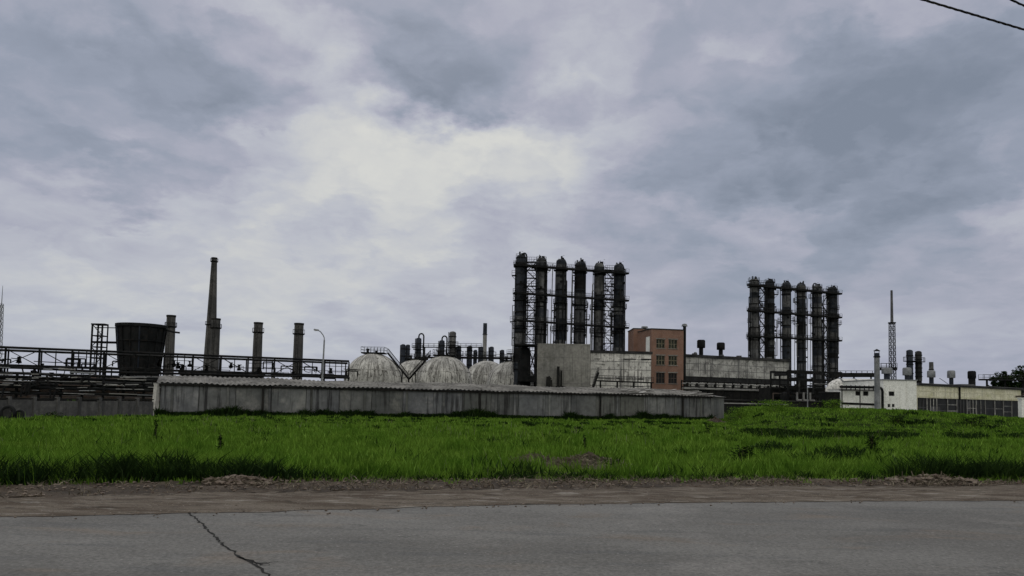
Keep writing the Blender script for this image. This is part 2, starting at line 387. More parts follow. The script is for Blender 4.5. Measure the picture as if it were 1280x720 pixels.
# ------------------------------------------------------------------ terrain, road, verge
def interp_line(pts):
    gs = [G(*p) for p in pts]
    def f(x):
        x = np.asarray(x, float)
        xs = np.array([g.x for g in gs]); ys = np.array([g.y for g in gs])
        y = np.interp(x, xs, ys)
        s0 = (ys[1]-ys[0])/(xs[1]-xs[0])*.7; s1 = (ys[-1]-ys[-2])/(xs[-1]-xs[-2])
        y = np.where(x < xs[0], ys[0] + (x-xs[0])*s0, y); y = np.where(x > xs[-1], ys[-1] + (x-xs[-1])*s1, y)
        return y
    return f
road_edge = interp_line([(0,647),(320,640.5),(640,631.5),(960,628),(1280,626)])
grass_edge = interp_line([(0,612),(160,606),(320,605),(640,603.5),(960,603),(1280,604)])
soil_edge = interp_line([(0,625),(160,621),(320,617.5),(640,613),(960,610),(1280,608.5)])
def sst(t): t = np.clip(t, 0, 1); return t*t*(3-2*t)
def gz(x, y):
    x = np.asarray(x, float); y = np.asarray(y, float)
    right = sst((x - (.285*y + .6))/3.2)
    rise = sst((y - 50)/13)
    top = 1.22 + .10*np.sin(x*.21+1) + .06*np.sin(x*.55+y*.3) - .028*np.clip(x-32, 0, 36)
    z = right*rise*top
    return z + .05*np.sin(x*.35)*np.sin(y*.27)*sst((y-18)/10)
def grid_sheet(name, xs, ys, zf, mat):
    X, Y = np.meshgrid(xs, ys); Z = zf(X, Y); nx, ny = len(xs), len(ys)
    me = bpy.data.meshes.new(name)
    vs = np.stack([X, Y, Z], -1).reshape(-1, 3)
    idx = np.arange(nx*ny).reshape(ny, nx)
    fs = np.stack([idx[:-1,:-1], idx[:-1,1:], idx[1:,1:], idx[1:,:-1]], -1).reshape(-1, 4)
    me.from_pydata(vs.tolist(), [], fs.tolist()); me.materials.append(mat); me.update()
    me.polygons.foreach_set('use_smooth', [True]*len(me.polygons))
    o = bpy.data.objects.new(name, me); COL.objects.link(o); return o
gx = np.concatenate([[-4000,-1500,-600,-250,-140], np.arange(-90, 121, 1.5), [150,260,600,1500,4000]])
gy = np.concatenate([[-3000,-500,-60], np.arange(-15, 131, 1.5), [160,240,400,900,2000,5000]])
ground = structure(grid_sheet('ground', gx, gy, gz, M['ground']))

def strip(name, fa, fb, x0, x1, nx, ny, zf, mat, jit=0):
    vs = []; xs = np.linspace(x0, x1, nx); ya = fa(xs); yb = fb(xs)
    for i in range(nx):
        for j in range(ny):
            t = j/(ny-1); y = ya[i]*(1-t) + yb[i]*t
            if jit and j == 0: y += jit*(mnoise.fractal((xs[i]*1.3, 3, 0), 1, 2, 4))
            vs.append((xs[i], y, zf(xs[i], y, t)))
    fs = [(i*ny+j, (i+1)*ny+j, (i+1)*ny+j+1, i*ny+j+1) for i in range(nx-1) for j in range(ny-1)]
    me = bpy.data.meshes.new(name); me.from_pydata(vs, [], fs); me.materials.append(mat); me.update()
    me.polygons.foreach_set('use_smooth', [True]*len(me.polygons))
    o = bpy.data.objects.new(name, me); COL.objects.link(o); return structure(o)
strip('road', lambda x: 0*x - 14, lambda x: road_edge(x) + .25, -70, 80, 120, 30, lambda x, y, t: .010, M['asphalt'])
def verge_z(x, y, t):
    n = mnoise.fractal((x*1.1, y*2.2, 0), 1, 2, 5)
    n2 = mnoise.fractal((x*3.4, y*4.2, 5), 1, 2, 4)
    rise = max(0, .05*math.sin(PI*min(1, t*1.15)))
    return .016 + .5*rise*(.7+.5*n) + (.014*n2 + .02*max(0, n))*min(1, t*4)
strip('dirt_verge', lambda x: road_edge(x) - .05, lambda x: soil_edge(x) + .30, -45, 60, 1300, 26, verge_z, M['dirt'], .10)

def soil_z(x, y, t):
    n = mnoise.fractal((x*1.6, y*2.6, 3), 1, 2, 5)
    return .014 + .055*math.sin(PI*min(1, t*1.5))*(.6+.9*n) + .04*t*t + .012*mnoise.fractal((x*6, y*7, 1), 1, 2, 3)
strip('soil_strip', lambda x: soil_edge(x), lambda x: grass_edge(x) + 1.6, -45, 60, 1500, 28, soil_z, M['topsoil'], .38)

# crack across the asphalt, with a short branch
def crack(pts, w, seed):
    r = random.Random(seed); mb = MB(); pr = None
    gs = [G(*p, .01) for p in pts]; fine = []
    for a, b in zip(gs[:-1], gs[1:]):
        n = max(3, int((b-a).length/.07))
        for k in range(n): fine.append(a.lerp(b, k/n) + Vector((r.uniform(-.022,.022), r.uniform(-.022,.022), 0)))
    fine.append(gs[-1])
    for i, p in enumerate(fine):
        d = (fine[min(i+1, len(fine)-1)] - fine[max(i-1, 0)]); d.z = 0; d.normalize(); s = Vector((-d.y, d.x, 0))
        ww = w*r.uniform(.35, 1.25)*(1 if i < len(fine)-4 else .4)
        q = (p - s*ww + Vector((0,0,.004)), p + s*ww + Vector((0,0,.004)))
        if pr: mb.quad(pr[0], q[0], q[1], pr[1])
        pr = q
    return mb
mb = crack([(236,641),(252,655),(268,672),(284,685),(300,696),(309,701),(322,709),(334,718),(350,733),(380,760)], .016, 3)
for v_, w_, s_ in (([(300,696),(312,701),(324,705),(334,704),(348,702)], .016, 4), ([(318,704),(328,707),(337,706)], .02, 5)):
    b_ = crack(v_, w_, s_); mb.add(b_.v, b_.f)
structure(mb.build('road_crack', M['shed_dark']))

# ------------------------------------------------------------------ shed line (needed for the grass)
SA = G(199, 520); SB = G(889, 526.0); SC = P(905, 524, SB.y + 9); SC.z = 0
print('shed', SA, SB, SC)
FA = G(-60, 526); FB = G(192, 521)
print('fence', FA, FB)

# ------------------------------------------------------------------ grass
def line_y(a, b, x): return a.y + (b.y-a.y)*(x-a.x)/(b.x-a.x)
def back_limit(x):
    y = np.where(x < FB.x, line_y(FA, FB, x) + .1, line_y(SA, SB, x) - .15)
    return np.where(x > SB.x, 118.0, y)
def vnoise(x, y, s, o=0):
    # cheap value noise (vectorised)
    x = x*s + o; y = y*s + o*1.7
    xi = np.floor(x); yi = np.floor(y); fx = x-xi; fy = y-yi
    fx = fx*fx*(3-2*fx); fy = fy*fy*(3-2*fy)
    def h(a, b): v = np.sin(a*127.1 + b*311.7)*43758.5453; return v - np.floor(v)
    return (h(xi,yi)*(1-fx) + h(xi+1,yi)*fx)*(1-fy) + (h(xi,yi+1)*(1-fx) + h(xi+1,yi+1)*fx)*fy
def fbm(x, y, s, o=0): return .5*vnoise(x,y,s,o) + .3*vnoise(x,y,s*2.1,o+5) + .2*vnoise(x,y,s*4.3,o+9)
def blades(name, x, y, h, w, mat, lean=.45, seg=2, zbase=None, flop=None):
    n = len(x); z = (gz(x, y) if zbase is None else zbase) - .01
    ang = rng.uniform(0, 2*PI, n); dirx, diry = np.cos(ang), np.sin(ang)
    la = rng.uniform(0, 2*PI, n); ll = h*lean*rng.uniform(.2, 1.2, n)
    lx, ly = np.cos(la)*ll, np.sin(la)*ll
    hw = w/2
    pts = np.empty((n, 5, 3), np.float32)
    pts[:,0] = np.stack([x-dirx*hw, y-diry*hw, z], 1); pts[:,1] = np.stack([x+dirx*hw, y+diry*hw, z], 1)
    mx, my, mz = x+lx*.3, y+ly*.3, z+h*.6
    pts[:,2] = np.stack([mx+dirx*hw*.85, my+diry*hw*.85, mz], 1); pts[:,3] = np.stack([mx-dirx*hw*.85, my-diry*hw*.85, mz], 1)
    pts[:,4] = np.stack([x+lx, y+ly, z+h], 1)
    me = bpy.data.meshes.new(name); b = np.arange(n)*5
    me.vertices.add(n*5); me.vertices.foreach_set('co', pts.ravel())
    loops = np.stack([b, b+1, b+2, b+3, b+3, b+2, b+4], 1).ravel()
    me.loops.add(n*7); me.loops.foreach_set('vertex_index', loops.astype(np.int32))
    ls = np.stack([np.arange(n)*7, np.arange(n)*7+4], 1).ravel().astype(np.int32)
    me.polygons.add(n*2); me.polygons.foreach_set('loop_start', ls)
    me.update(calc_edges=True); me.validate(); me.materials.append(mat)
    o = bpy.data.objects.new(name, me); COL.objects.link(o); return o
def scatter(d0, d1, dens, xpad=1.15):
    """points in the part of the field between two distances that the camera side can see"""
    hw1 = d1*.70*xpad + 4
    n = int((d1-d0)*2*hw1*dens)
    x = rng.uniform(-hw1, hw1, n); y = rng.uniform(d0, d1, n)
    k = (np.abs(x) < y*.70*xpad + 4) & (y > grass_edge(x) - .12 + rng.normal(0, .17, n)) & (y < back_limit(x))
    return x[k], y[k]
M_SEED = None
heaps = [G(668, 579), G(735, 580)]
gxs, gys, ghs, gws = [], [], [], []
for d0, d1, dens in ((9,15,700),(15,19,700),(19,25,430),(25,34,240),(34,48,130),(48,70,70),(70,95,26),(95,118,12)):
    x, y = scatter(d0, d1, dens)
    pxl = 640 + x/y*F
    edge = y - grass_edge(x)
    tall = .34 + .20*sst((420-pxl)/300)*sst((8-edge)/6) + .16*sst((pxl-1080)/80)*sst((5-edge)/3) - .06*sst((pxl-450)/200)*sst((1050-pxl)/200)
    cl_ = fbm(x, y, 1.5, 21)*.6 + fbm(x, y, 3.6, 4)*.4
    h = tall*(.30 + .75*fbm(x, y, .55) + .9*np.clip(cl_-.42, 0, 1)/.3*.45)*rng.uniform(.55, 1.3, len(x))
    h *= .55 + .45*sst(edge/.5)
    h *= .80*(1 - .35*sst((y-26)/22))
    keep = rng.uniform(0, 1, len(x)) < np.clip(.06 + 5.0*(cl_-.33), .06, 1)
    for hp in heaps:
        r2 = ((x-hp.x)/.95)**2 + ((y-hp.y+.9)/1.7)**2
        keep &= ~((r2 < 1) & (rng.uniform(0, 1, len(x)) < .93))
    w = np.maximum(.011, y*.00085)*rng.uniform(.7, 1.3, len(x))
    gxs.append(x[keep]); gys.append(y[keep]); ghs.append(h[keep]); gws.append(w[keep])
# broad-leaved meadow plants and tall seed stems standing above the blades
for d0, d1, dens in ((9,20,26),(20,32,12),(32,50,4.5),(50,72,1.6)):
    x, y = scatter(d0, d1, dens)
    k = fbm(x, y, .7, 31) > .47; x, y = x[k], y[k]
    n = 16; cx = np.repeat(x, n); cy = np.repeat(y, n); hh = np.repeat(rng.uniform(.20, .44, len(x))*(.7+.6*fbm(x, y, .4, 2))*(1-.3*sst((y-26)/22))*(.4+.6*sst((y-grass_edge(x))/.8)), n)
    gxs.append(cx + rng.normal(0, .09, len(cx))); gys.append(cy + rng.normal(0, .09, len(cx)))
    ghs.append(hh*rng.uniform(.45, 1.1, len(cx))); gws.append(np.maximum(.018, cy*.0013)*rng.uniform(.6, 1.5, len(cx)))
for d0, d1, dens in ((11,22,5),(22,40,2.5)):
    x, y = scatter(d0, d1, dens)
    gxs.append(x); gys.append(y); ghs.append(rng.uniform(.35, .62, len(x))); gws.append(np.maximum(.007, y*.00045)*np.ones(len(x)))
gx_, gy_, gh_, gw_ = map(np.concatenate, (gxs, gys, ghs, gws))
print('blades', len(gx_))
o = blades('grass', gx_, gy_, gh_, gw_, M['grass'])
tag(o, 'bright green uncut meadow grass between the dirt verge and the long shed', 'grass', kind='stuff')

x, y = scatter(14, 45, 1.0); k = fbm(x, y, .3, 17) > .52; x, y = x[k], y[k]
o = blades('seed_heads', x, y, rng.uniform(.3, .55, len(x)), np.maximum(.006, y*.0005), M['dry_stalk'], lean=.4)
tag(o, 'pale dry seed stems dotted through the meadow grass', 'seed stems', kind='stuff')
CLUMPS = []
for _ in range(420):
    cx_, cy_ = rng.uniform(-45, 50), rng.uniform(11, 60)
    if float(grass_edge(cx_)) + .4 < cy_ < float(back_limit(np.array([cx_]))[0]) - .5: CLUMPS.append((cx_, cy_))
# leafy weeds, their colour darkened to stand in for shade: along the verge, at the foot of the shed, in the ditch below the bank
wx, wy, wh, ww = [], [], [], []
def weeds_at(x, y, h, w): wx.append(x); wy.append(y); wh.append(h); ww.append(w)
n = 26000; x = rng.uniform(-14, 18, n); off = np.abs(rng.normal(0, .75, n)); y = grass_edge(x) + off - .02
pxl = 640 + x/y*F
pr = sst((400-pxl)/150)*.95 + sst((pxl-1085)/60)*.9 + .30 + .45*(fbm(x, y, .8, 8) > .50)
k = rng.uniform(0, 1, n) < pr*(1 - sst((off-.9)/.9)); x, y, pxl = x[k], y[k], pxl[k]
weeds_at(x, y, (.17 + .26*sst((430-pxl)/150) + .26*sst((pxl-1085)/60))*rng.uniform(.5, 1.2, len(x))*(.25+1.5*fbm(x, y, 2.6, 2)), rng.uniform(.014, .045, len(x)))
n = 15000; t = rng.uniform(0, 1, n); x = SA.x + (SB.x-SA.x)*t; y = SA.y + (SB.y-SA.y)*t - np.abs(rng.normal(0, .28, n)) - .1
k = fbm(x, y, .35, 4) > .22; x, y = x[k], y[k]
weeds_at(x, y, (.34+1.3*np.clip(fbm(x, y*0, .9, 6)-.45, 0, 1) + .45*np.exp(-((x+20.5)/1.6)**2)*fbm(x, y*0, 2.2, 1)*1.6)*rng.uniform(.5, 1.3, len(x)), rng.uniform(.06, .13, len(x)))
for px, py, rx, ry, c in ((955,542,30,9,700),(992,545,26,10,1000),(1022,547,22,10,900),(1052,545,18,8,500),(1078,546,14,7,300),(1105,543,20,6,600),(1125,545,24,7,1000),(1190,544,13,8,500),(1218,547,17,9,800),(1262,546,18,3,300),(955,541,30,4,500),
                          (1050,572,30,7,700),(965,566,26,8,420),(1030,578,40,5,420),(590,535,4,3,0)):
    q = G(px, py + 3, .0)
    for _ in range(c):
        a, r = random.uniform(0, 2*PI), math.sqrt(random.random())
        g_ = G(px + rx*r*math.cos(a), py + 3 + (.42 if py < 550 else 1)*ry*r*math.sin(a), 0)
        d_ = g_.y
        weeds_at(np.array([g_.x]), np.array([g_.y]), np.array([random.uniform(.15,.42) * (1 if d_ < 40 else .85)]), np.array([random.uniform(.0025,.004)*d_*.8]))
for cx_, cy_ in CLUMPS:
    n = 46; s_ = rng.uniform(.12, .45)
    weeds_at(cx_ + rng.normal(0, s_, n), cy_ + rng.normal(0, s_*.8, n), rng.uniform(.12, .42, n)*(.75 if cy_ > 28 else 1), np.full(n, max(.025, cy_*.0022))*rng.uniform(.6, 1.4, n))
X, Y, H_, W_ = map(np.concatenate, (wx, wy, wh, ww))
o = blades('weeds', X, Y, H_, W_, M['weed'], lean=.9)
tag(o, 'broad-leaved weeds darkened with painted shade along the grass edge, the shed foot and the bank', 'weeds', kind='stuff')

# dry stalks lying on the verge edge and in the field
n = 6000; x = rng.uniform(-14, 18, n); y = grass_edge(x) + .1 - rng.uniform(0, 1, n)**1.5*(grass_edge(x)-soil_edge(x)+.3)
k = fbm(x, y, 1.1, 12) > .42; x, y = x[k], y[k]
o = blades('dry_stalks', x, y, rng.uniform(.03, .13, len(x)), rng.uniform(.008, .02, len(x)), M['dry_stalk'], lean=2.4, zbase=np.full(len(x), .055))
tag(o, 'dry tan stalks and cut stems strewn along the soil at the grass edge', 'dry stalks', kind='stuff')
# soil clods and stones on the verge
mb = MB()
def clod(mb, c, r, rr):
    base = [(1,0,0),(-1,0,0),(0,1,0),(0,-1,0),(0,0,1),(0,0,-1),(.6,.6,.55),(-.6,.6,.55),(-.6,-.6,.55),(.6,-.6,.55)]
    pts = [Vector(p).normalized()*r*rr.uniform(.65, 1.15) for p in base]
    vs = [(c[0]+p.x*1.2, c[1]+p.y, c[2]+p.z*.7) for p in pts]
    mb.add(vs, [(0,6,9),(2,7,6),(1,8,7),(3,9,8),(4,6,7),(4,7,8),(4,8,9),(4,9,6),(0,2,6),(2,1,7),(1,3,8),(3,0,9),(5,2,0),(5,1,2),(5,3,1),(5,0,3)])
rr = random.Random(5)
for _ in range(3400):
    x = rr.uniform(-14, 18); t = rr.random()
    y = float(grass_edge(x)) + .15 - rr.random()**1.3*(float(grass_edge(x)-soil_edge(x))+.35) if t < .72 else float(road_edge(x)) + rr.uniform(-.5, 1.6)*rr.random()
    clod(mb, (x, y, .07 if t < .72 else .018), rr.uniform(.008, .036) if t < .72 else rr.uniform(.008, .022), rr)
tag(mb.build('soil_clods', M['soil_clod']), 'brown soil clods and grit scattered along the dirt verge', 'soil clods', kind='stuff')

# heaps
def heap(name, label, px, py, w, dp, h, nst, mat_core, gz0=.0, ncl=0):
    g = G(px, py); g.z = gz0
    t = thing(name, label, 'heap', g)
    r = random.Random(int(px)); mbm = MB(); n1, n2 = 22, 8
    vs = []; fs = []
    for i in range(n1):
        for j in range(n2):
            a = 2*PI*i/n1; q = j/(n2-1)
            nz = 1 + .5*mnoise.fractal((math.cos(a)*2+px, math.sin(a)*2, q*3), 1, 2, 4)
            vs.append((math.cos(a)*w*q*(.8+.2*nz), math.sin(a)*dp*q*(.8+.2*nz), h*(1-q)**1.0*nz*.8 - .02*(q == 1)))
    for i in range(n1):
        for j in range(n2-1): fs.append((i*n2+j, i*n2+j+1, ((i+1) % n1)*n2+j+1, ((i+1) % n1)*n2+j))
    mbm.add(vs, fs); mbm.build('soil_core', mat_core, t, True)
    mbs = MB()
    for _ in range(nst):
        a, q = r.uniform(0, 2*PI), math.sqrt(r.random())
        c = Vector((math.cos(a)*w*q*1.1, math.sin(a)*dp*q*1.1, h*(1-q)*.8 + .03))
        dv = Vector((r.uniform(-1,1), r.uniform(-.6,.6), r.uniform(-.2,.5))).normalized()*r.uniform(.04, .15)
        mbs.bar(c-dv, c+dv, r.uniform(.007, .018), .012)
    o = mbs.build('twigs', M['dry_stalk'], t); o['kind'] = 'stuff'
    if ncl:
        mbc = MB()
        for _ in range(ncl):
            a, q = r.uniform(0, 2*PI), math.sqrt(r.random())
            clod(mbc, (math.cos(a)*w*q*1.1, math.sin(a)*dp*q*1.1, h*(1-q)*.8+.02), r.uniform(.03, .09), r)
        o = mbc.build('clods', M['soil_clod'], t); o['kind'] = 'stuff'
heap('brush_heap', 'smaller heap of dry grey twigs lying in the green grass', 668, 583, .85, .6, .34, 520, M['dirt'])
heap('brush_heap', 'larger heap of dry twigs in the grass with a dark hollow behind it', 735, 584, 1.05, .65, .36, 640, M['dirt'])
heap('soil_heap', 'low soil and turf heap by the dark weeds, near the crack end of the verge', 300, 608, .6, .3, .13, 90, M['topsoil'], .05, 70)
heap('soil_heap', 'low heap of dug soil with dry stems where the weeds reach the right-hand verge', 1165, 605.5, .9, .4, .15, 110, M['topsoil'], .05, 80)
heap('soil_heap', 'brown earth pile at the end corner of the long shed', 893, 529, 1.1, .7, .55, 60, M['topsoil'], .0, 40)

# individual shrubs and tall weeds
def leafy(name, label, px, py, h, w, nleaf, cat, group=None, stalky=False, mat='weed', dist=None):
    g = P(px, py, dist) if dist else G(px, py); g.z = float(gz(g.x, g.y)); t = thing(name, label, cat, g, 0, group)
    r = random.Random(int(px*7+py)); st = MB(); lf = MB(); ns = 2 if stalky else 6
    tips = []
    for k in range(ns):
        a = r.uniform(0, 2*PI); top = Vector((math.cos(a)*w*.35*r.random(), math.sin(a)*w*.35*r.random(), h*r.uniform(.75, 1.0)))
        st.tube((0,0,-.02), top, .014, .005, 5); tips.append(top)
    st.build('stem', M['bark'], t)
    for _ in range(nleaf):
        tip = r.choice(tips); q = r.uniform(.25, 1.02); c = tip*q
        wr = w*(.25 if stalky else .5)*(1.15-q*.6)
        c = c + Vector((r.gauss(0, wr*.5), r.gauss(0, wr*.5), r.gauss(0, .03)))
        s = r.uniform(.03, .075)*(1.5 if dist else 1); a = r.uniform(0, 2*PI); e = r.uniform(-.6, .6)
        u = Vector((math.cos(a)*math.cos(e), math.sin(a)*math.cos(e), math.sin(e)))*s; v = Vector((-math.sin(a), math.cos(a), r.uniform(-.5,.5)))*s*.45
        lf.quad(c-u, c+v, c+u, c-v)
    lf.build('foliage', M[mat], t)
leafy('shrub', 'small dark bushy shrub standing alone in the open grass', 1090, 570, .75, .45, 420, 'shrub')
leafy('shrub', 'low dark shrub at the verge side of the field, below the brick building', 925, 584, .55, .8, 420, 'shrub')
leafy('tall_weed', 'tall dark weed stalk in the grass before the pale leaning posts', 194, 556, .75, .2, 120, 'weed', stalky=True)
leafy('tall_weed', 'tall thin weed stalk in the grass below the tall tapered chimney', 275, 572, .7, .2, 120, 'weed', stalky=True)
leafy('tall_weed', 'slim dark weed standing just behind the larger twig heap', 731, 566, .6, .14, 80, 'weed', stalky=True)
leafy('tall_weed', 'dark bent weed in the grass under the steel column bank nearest the brick building', 884, 545, .7, .5, 130, 'weed', stalky=True)
leafy('shrub', 'green bush on the grassy bank beside the shed end', 925, 519, 1.2, 2.6, 900, 'shrub', mat='grass', dist=68)
leafy('shrub', 'widest green bush on the bank, before the dark pipework of the farther columns', 968, 520, 1.0, 3.6, 1300, 'shrub', mat='grass', dist=63)
leafy('shrub', 'green bush on the bank directly before the rounded white tank end', 1040, 522, .95, 2.0, 800, 'shrub', mat='grass', dist=64)
leafy('shrub', 'low dark bush on the bank between the grey stack and the cream hall', 1122, 534, .7, 1.6, 420, 'shrub', dist=55)
leafy('shrub', 'low dark bush in the ditch below the dark tall windows', 1214, 540, .7, 2.2, 500, 'shrub', dist=55)
leafy('shrub', 'flat dark patch of low shrub in the far grass before the shed', 803, 551, .35, .9, 200, 'shrub')
leafy('shrub', 'short dark shrub against the low concrete fence', 66, 527, .5, 1.2, 260, 'shrub')
rub = MB(); clod(rub, (0,0,.25), .45, random.Random(2)); clod(rub, (.5,.1,.12), .28, random.Random(3)); clod(rub, (-.4,-.1,.1), .22, random.Random(8))
q = G(751, 523); tag(rub.build('rubble', M['pale_rubble'], loc=q), 'small pale lump of concrete rubble at the foot of the shed wall', 'rubble')

# ------------------------------------------------------------------ long low shed
t = thing('storage_shed', 'long low grey concrete shed with stained walls and corrugated roof', 'shed', SA)
axv = (SB - SA); SL = axv.length; axn = axv.normalized(); bk = Vector((-axn.y, axn.x, 0))
def sl(u, w, z): p = axn*u + bk*w; return (p.x, p.y, z)
EH, RH, RW = 2.42, 2.98, 3.4
mb = MB()
C_ = SC - SA
for i in range(19):
    u0, u1 = SL*i/19, SL*(i+1)/19; w0 = random.uniform(-.03, .02); w1 = random.uniform(-.03, .02); pm = MB()
    pm.add([sl(u0+.02,w0,-.3), sl(u1-.02,w0,-.3), sl(u1-.02,w1,EH), sl(u0+.02,w1,EH), sl(u0+.02,w0+.12,-.3), sl(u1-.02,w0+.12,-.3), sl(u1-.02,w1+.12,EH), sl(u0+.02,w1+.12,EH)],
           [(0,1,2,3),(4,7,6,5),(0,4,5,1),(3,2,6,7),(0,3,7,4),(1,5,6,2)]); pm.build('wall_panel', M['shed_wall'], t)
mb.quad(sl(0,.2,-.3), sl(SL,.2,-.3), sl(SL,.2,EH-.05), sl(0,.2,EH-.05))
mb.quad(sl(SL,0,-.3), (C_.x,C_.y,-.3), (C_.x,C_.y,EH), sl(SL,0,EH))
mb.quad(sl(0,9,-.3), sl(0,0,-.3), sl(0,0,EH), sl(0,9,EH))
mb.quad((C_.x,C_.y,-.3), sl(0,9,-.3), sl(0,9,EH), (C_.x,C_.y,EH))
mb.build('wall', M['shed_wall'], t)
# buttress posts standing proud of the wall and dark gaps
for u in np.linspace(.02, .985, 15):
    pp = MB(); uu = u*SL + random.uniform(-.6, .6)
    a, b = sl(uu, -.05, -.2), sl(uu, -.05, EH-.1)
    pp.bar(a, b, .16, .10)
    pp.build('post', M['shed_wall'], t)
for u in (.145, .505, .745, .93):
    pp = MB(); pp.tube(sl(u*SL, -.12, -.1), sl(u*SL, -.12, EH-.05), .09, n=8); pp.build('downpipe', M['shed_dark'], t)
# corrugated roof: slope up to a ridge, hipped at the far end, then down at the back
mb = MB(); nU = 560; rows = []
ridge_end = SL - 1.2
eave = []; rid = []; back = []
for i in range(nU+1):
    f = i/nU; u = -.25 + f*(SL+.5); wv = .045*math.sin(u*2*PI/.37) + .03*math.sin(u*.9) + .02*math.sin(u*2.3+1)
    ur = -.25 + f*(ridge_end+.25)
    eave.append(sl(u, -.32, EH-.02 + wv)); rid.append(sl(ur, RW, RH + wv + .05*math.sin(ur*.33)))
    back.append(sl(u if f < .98 else SL-1, RW*2.2, EH - .02))
for i in range(nU):
    mb.quad(eave[i], eave[i+1], rid[i+1], rid[i]); mb.quad(rid[i], rid[i+1], back[i+1], back[i])
E2 = (C_.x+.3, C_.y, EH-.02)
mb.add([eave[-1], E2, rid[-1]], [(0,1,2)]); mb.add([E2, back[-1], rid[-1]], [(0,1,2)])
o = mb.build('roof', M['shed_roof'], t)
fa = MB(); fa.bar(sl(-.2,-.10,EH-.16), sl(SL+.1,-.10,EH-.16), .12, .14); fa.build('eave_shadow_board', M['shed_dark'], t)  # near-black board paints the shadow line under the eave
# ragged torn patches of sheeting lying loose on the roof edge
r = random.Random(4)
for _ in range(22):
    u = SL*(.80 + .19*r.random()); w = r.uniform(-.2, 2.6); z = EH + (RH-EH)*(w+.3)/(RW+.3) + .07; rp = MB()
    rp.bar(sl(u, w, z), sl(u+r.uniform(.4,1.3), w+r.uniform(-.3,.3), z+r.uniform(0,.12)), r.uniform(.3,.8), .03)
    rp.build('loose_sheet', M['white_post'], t)

# ------------------------------------------------------------------ low fence on the left with pale leaning posts
t = thing('concrete_fence', 'low weathered concrete panel fence left of the long shed', 'fence', FA)
fv = FB - FA; FL = fv.length; fn = fv.normalized(); fb = Vector((-fn.y, fn.x, 0))
def fl(u, w, z): p = fn*u + fb*w; return (p.x, p.y, z)
npan = 9
for i in range(npan):
    u0, u1 = FL*i/npan, FL*(i+1)/npan; h = 1.08 + random.uniform(-.06, .05)
    mb = MB(); mb.bar(fl(u0+.12, 0, h/2-.1), fl(u1-.12, 0, h/2-.1), .1, h+.2); mb.build('panel', M['fence_concrete'], t)
    mb = MB(); mb.bar(fl(u0, 0, -.2), fl(u0, 0, 1.3), .2); mb.build('post', M['fence_concrete'], t)
    mb = MB(); mb.bar(fl(u0+.1, .0, 1.18), fl(u1-.1, .0, 1.18), .10, .08); mb.build('top_rail', M['shed_dark'], t)
for px, lean, lab in ((191.0, .07, 'pale concrete post leaning against its neighbour at the fence end'), (195.5, -.02, 'upright pale concrete post between fence end and shed corner')):
    g = G(px, 520); mb = MB()
    mb.bar((0,0,-.3), (lean*2.2, 0, 2.25), .24); mb.box(lean*2.2-.15,-.15,2.253,lean*2.2+.15,.15,2.32)
    tag(mb.build('concrete_post', M['white_post'], loc=g), lab, 'post')
# worn tyres and scrap in front of the fence at the frame edge
for px, py, R_, lab in ((9, 526, .42, 'dark worn tyre leaning on the fence, the larger of two'), (23, 526, .3, 'small dark worn tyre beside a larger one at the fence')):
    g = G(px, py); t2 = thing('tyre', lab, 'tyre', (g.x, g.y, R_))
    mb = MB(); vs = []; n1, n2 = 20, 8
    for i in range(n1):
        for j in range(n2):
            a, b = 2*PI*i/n1, 2*PI*j/n2; rr_ = R_*.78 + R_*.22*math.cos(b)
            vs.append((rr_*math.cos(a), R_*.24*math.sin(b) + .1*math.sin(a), rr_*math.sin(a)))
    fs = [(i*n2+j, ((i+1) % n1)*n2+j, ((i+1) % n1)*n2+(j+1) % n2, i*n2+(j+1) % n2) for i in range(n1) for j in range(n2)]
    mb.add(vs, fs); mb.build('tread', M['black_steel'], t2, True)
    mb = MB(); mb.lathe([(R_*.56, -.05), (R_*.56, .05)], n=16); ri = mb.build('rim', M['pipe_steel'], t2); ri.rotation_euler.x = PI/2

# ------------------------------------------------------------------ pipe bridge across the left (steel gallery with tiers of pipes)
def frame_between(a, b):
    d = b - a; L = d.length; n = d.normalized(); w = Vector((-n.y, n.x, 0))
    return L, (lambda u, s, z: ((n*u + w*s).x, (n*u + w*s).y, z))
RA = P(-130, 450, 93); RA.z = 0; RB = P(436, 460, 118); RB.z = 0
t = thing('pipe_bridge', 'long dark steel pipe bridge with crossed bracing and tiers of pipes behind the fence', 'pipe bridge', RA)
L, bl = frame_between(RA, RB)
ZT, ZB = 7.35, 5.0
mb = MB(); mb.tube(bl(0,0,ZT), bl(L,0,ZT), .17, n=10); mb.build('top_pipe', M['black_steel'], t, True)
mb = MB(); mb.tube(bl(0,1.0,ZT-.35), bl(L,1.0,ZT-.3), .16, n=8); mb.build('top_pipe', M['pipe_steel'], t, True)
for s in (0, 2.2):
    mb = MB(); mb.bar(bl(0,s,ZB), bl(L,s,ZB), .2, .28); mb.build('bottom_chord', M['black_steel'], t)
nb = 15
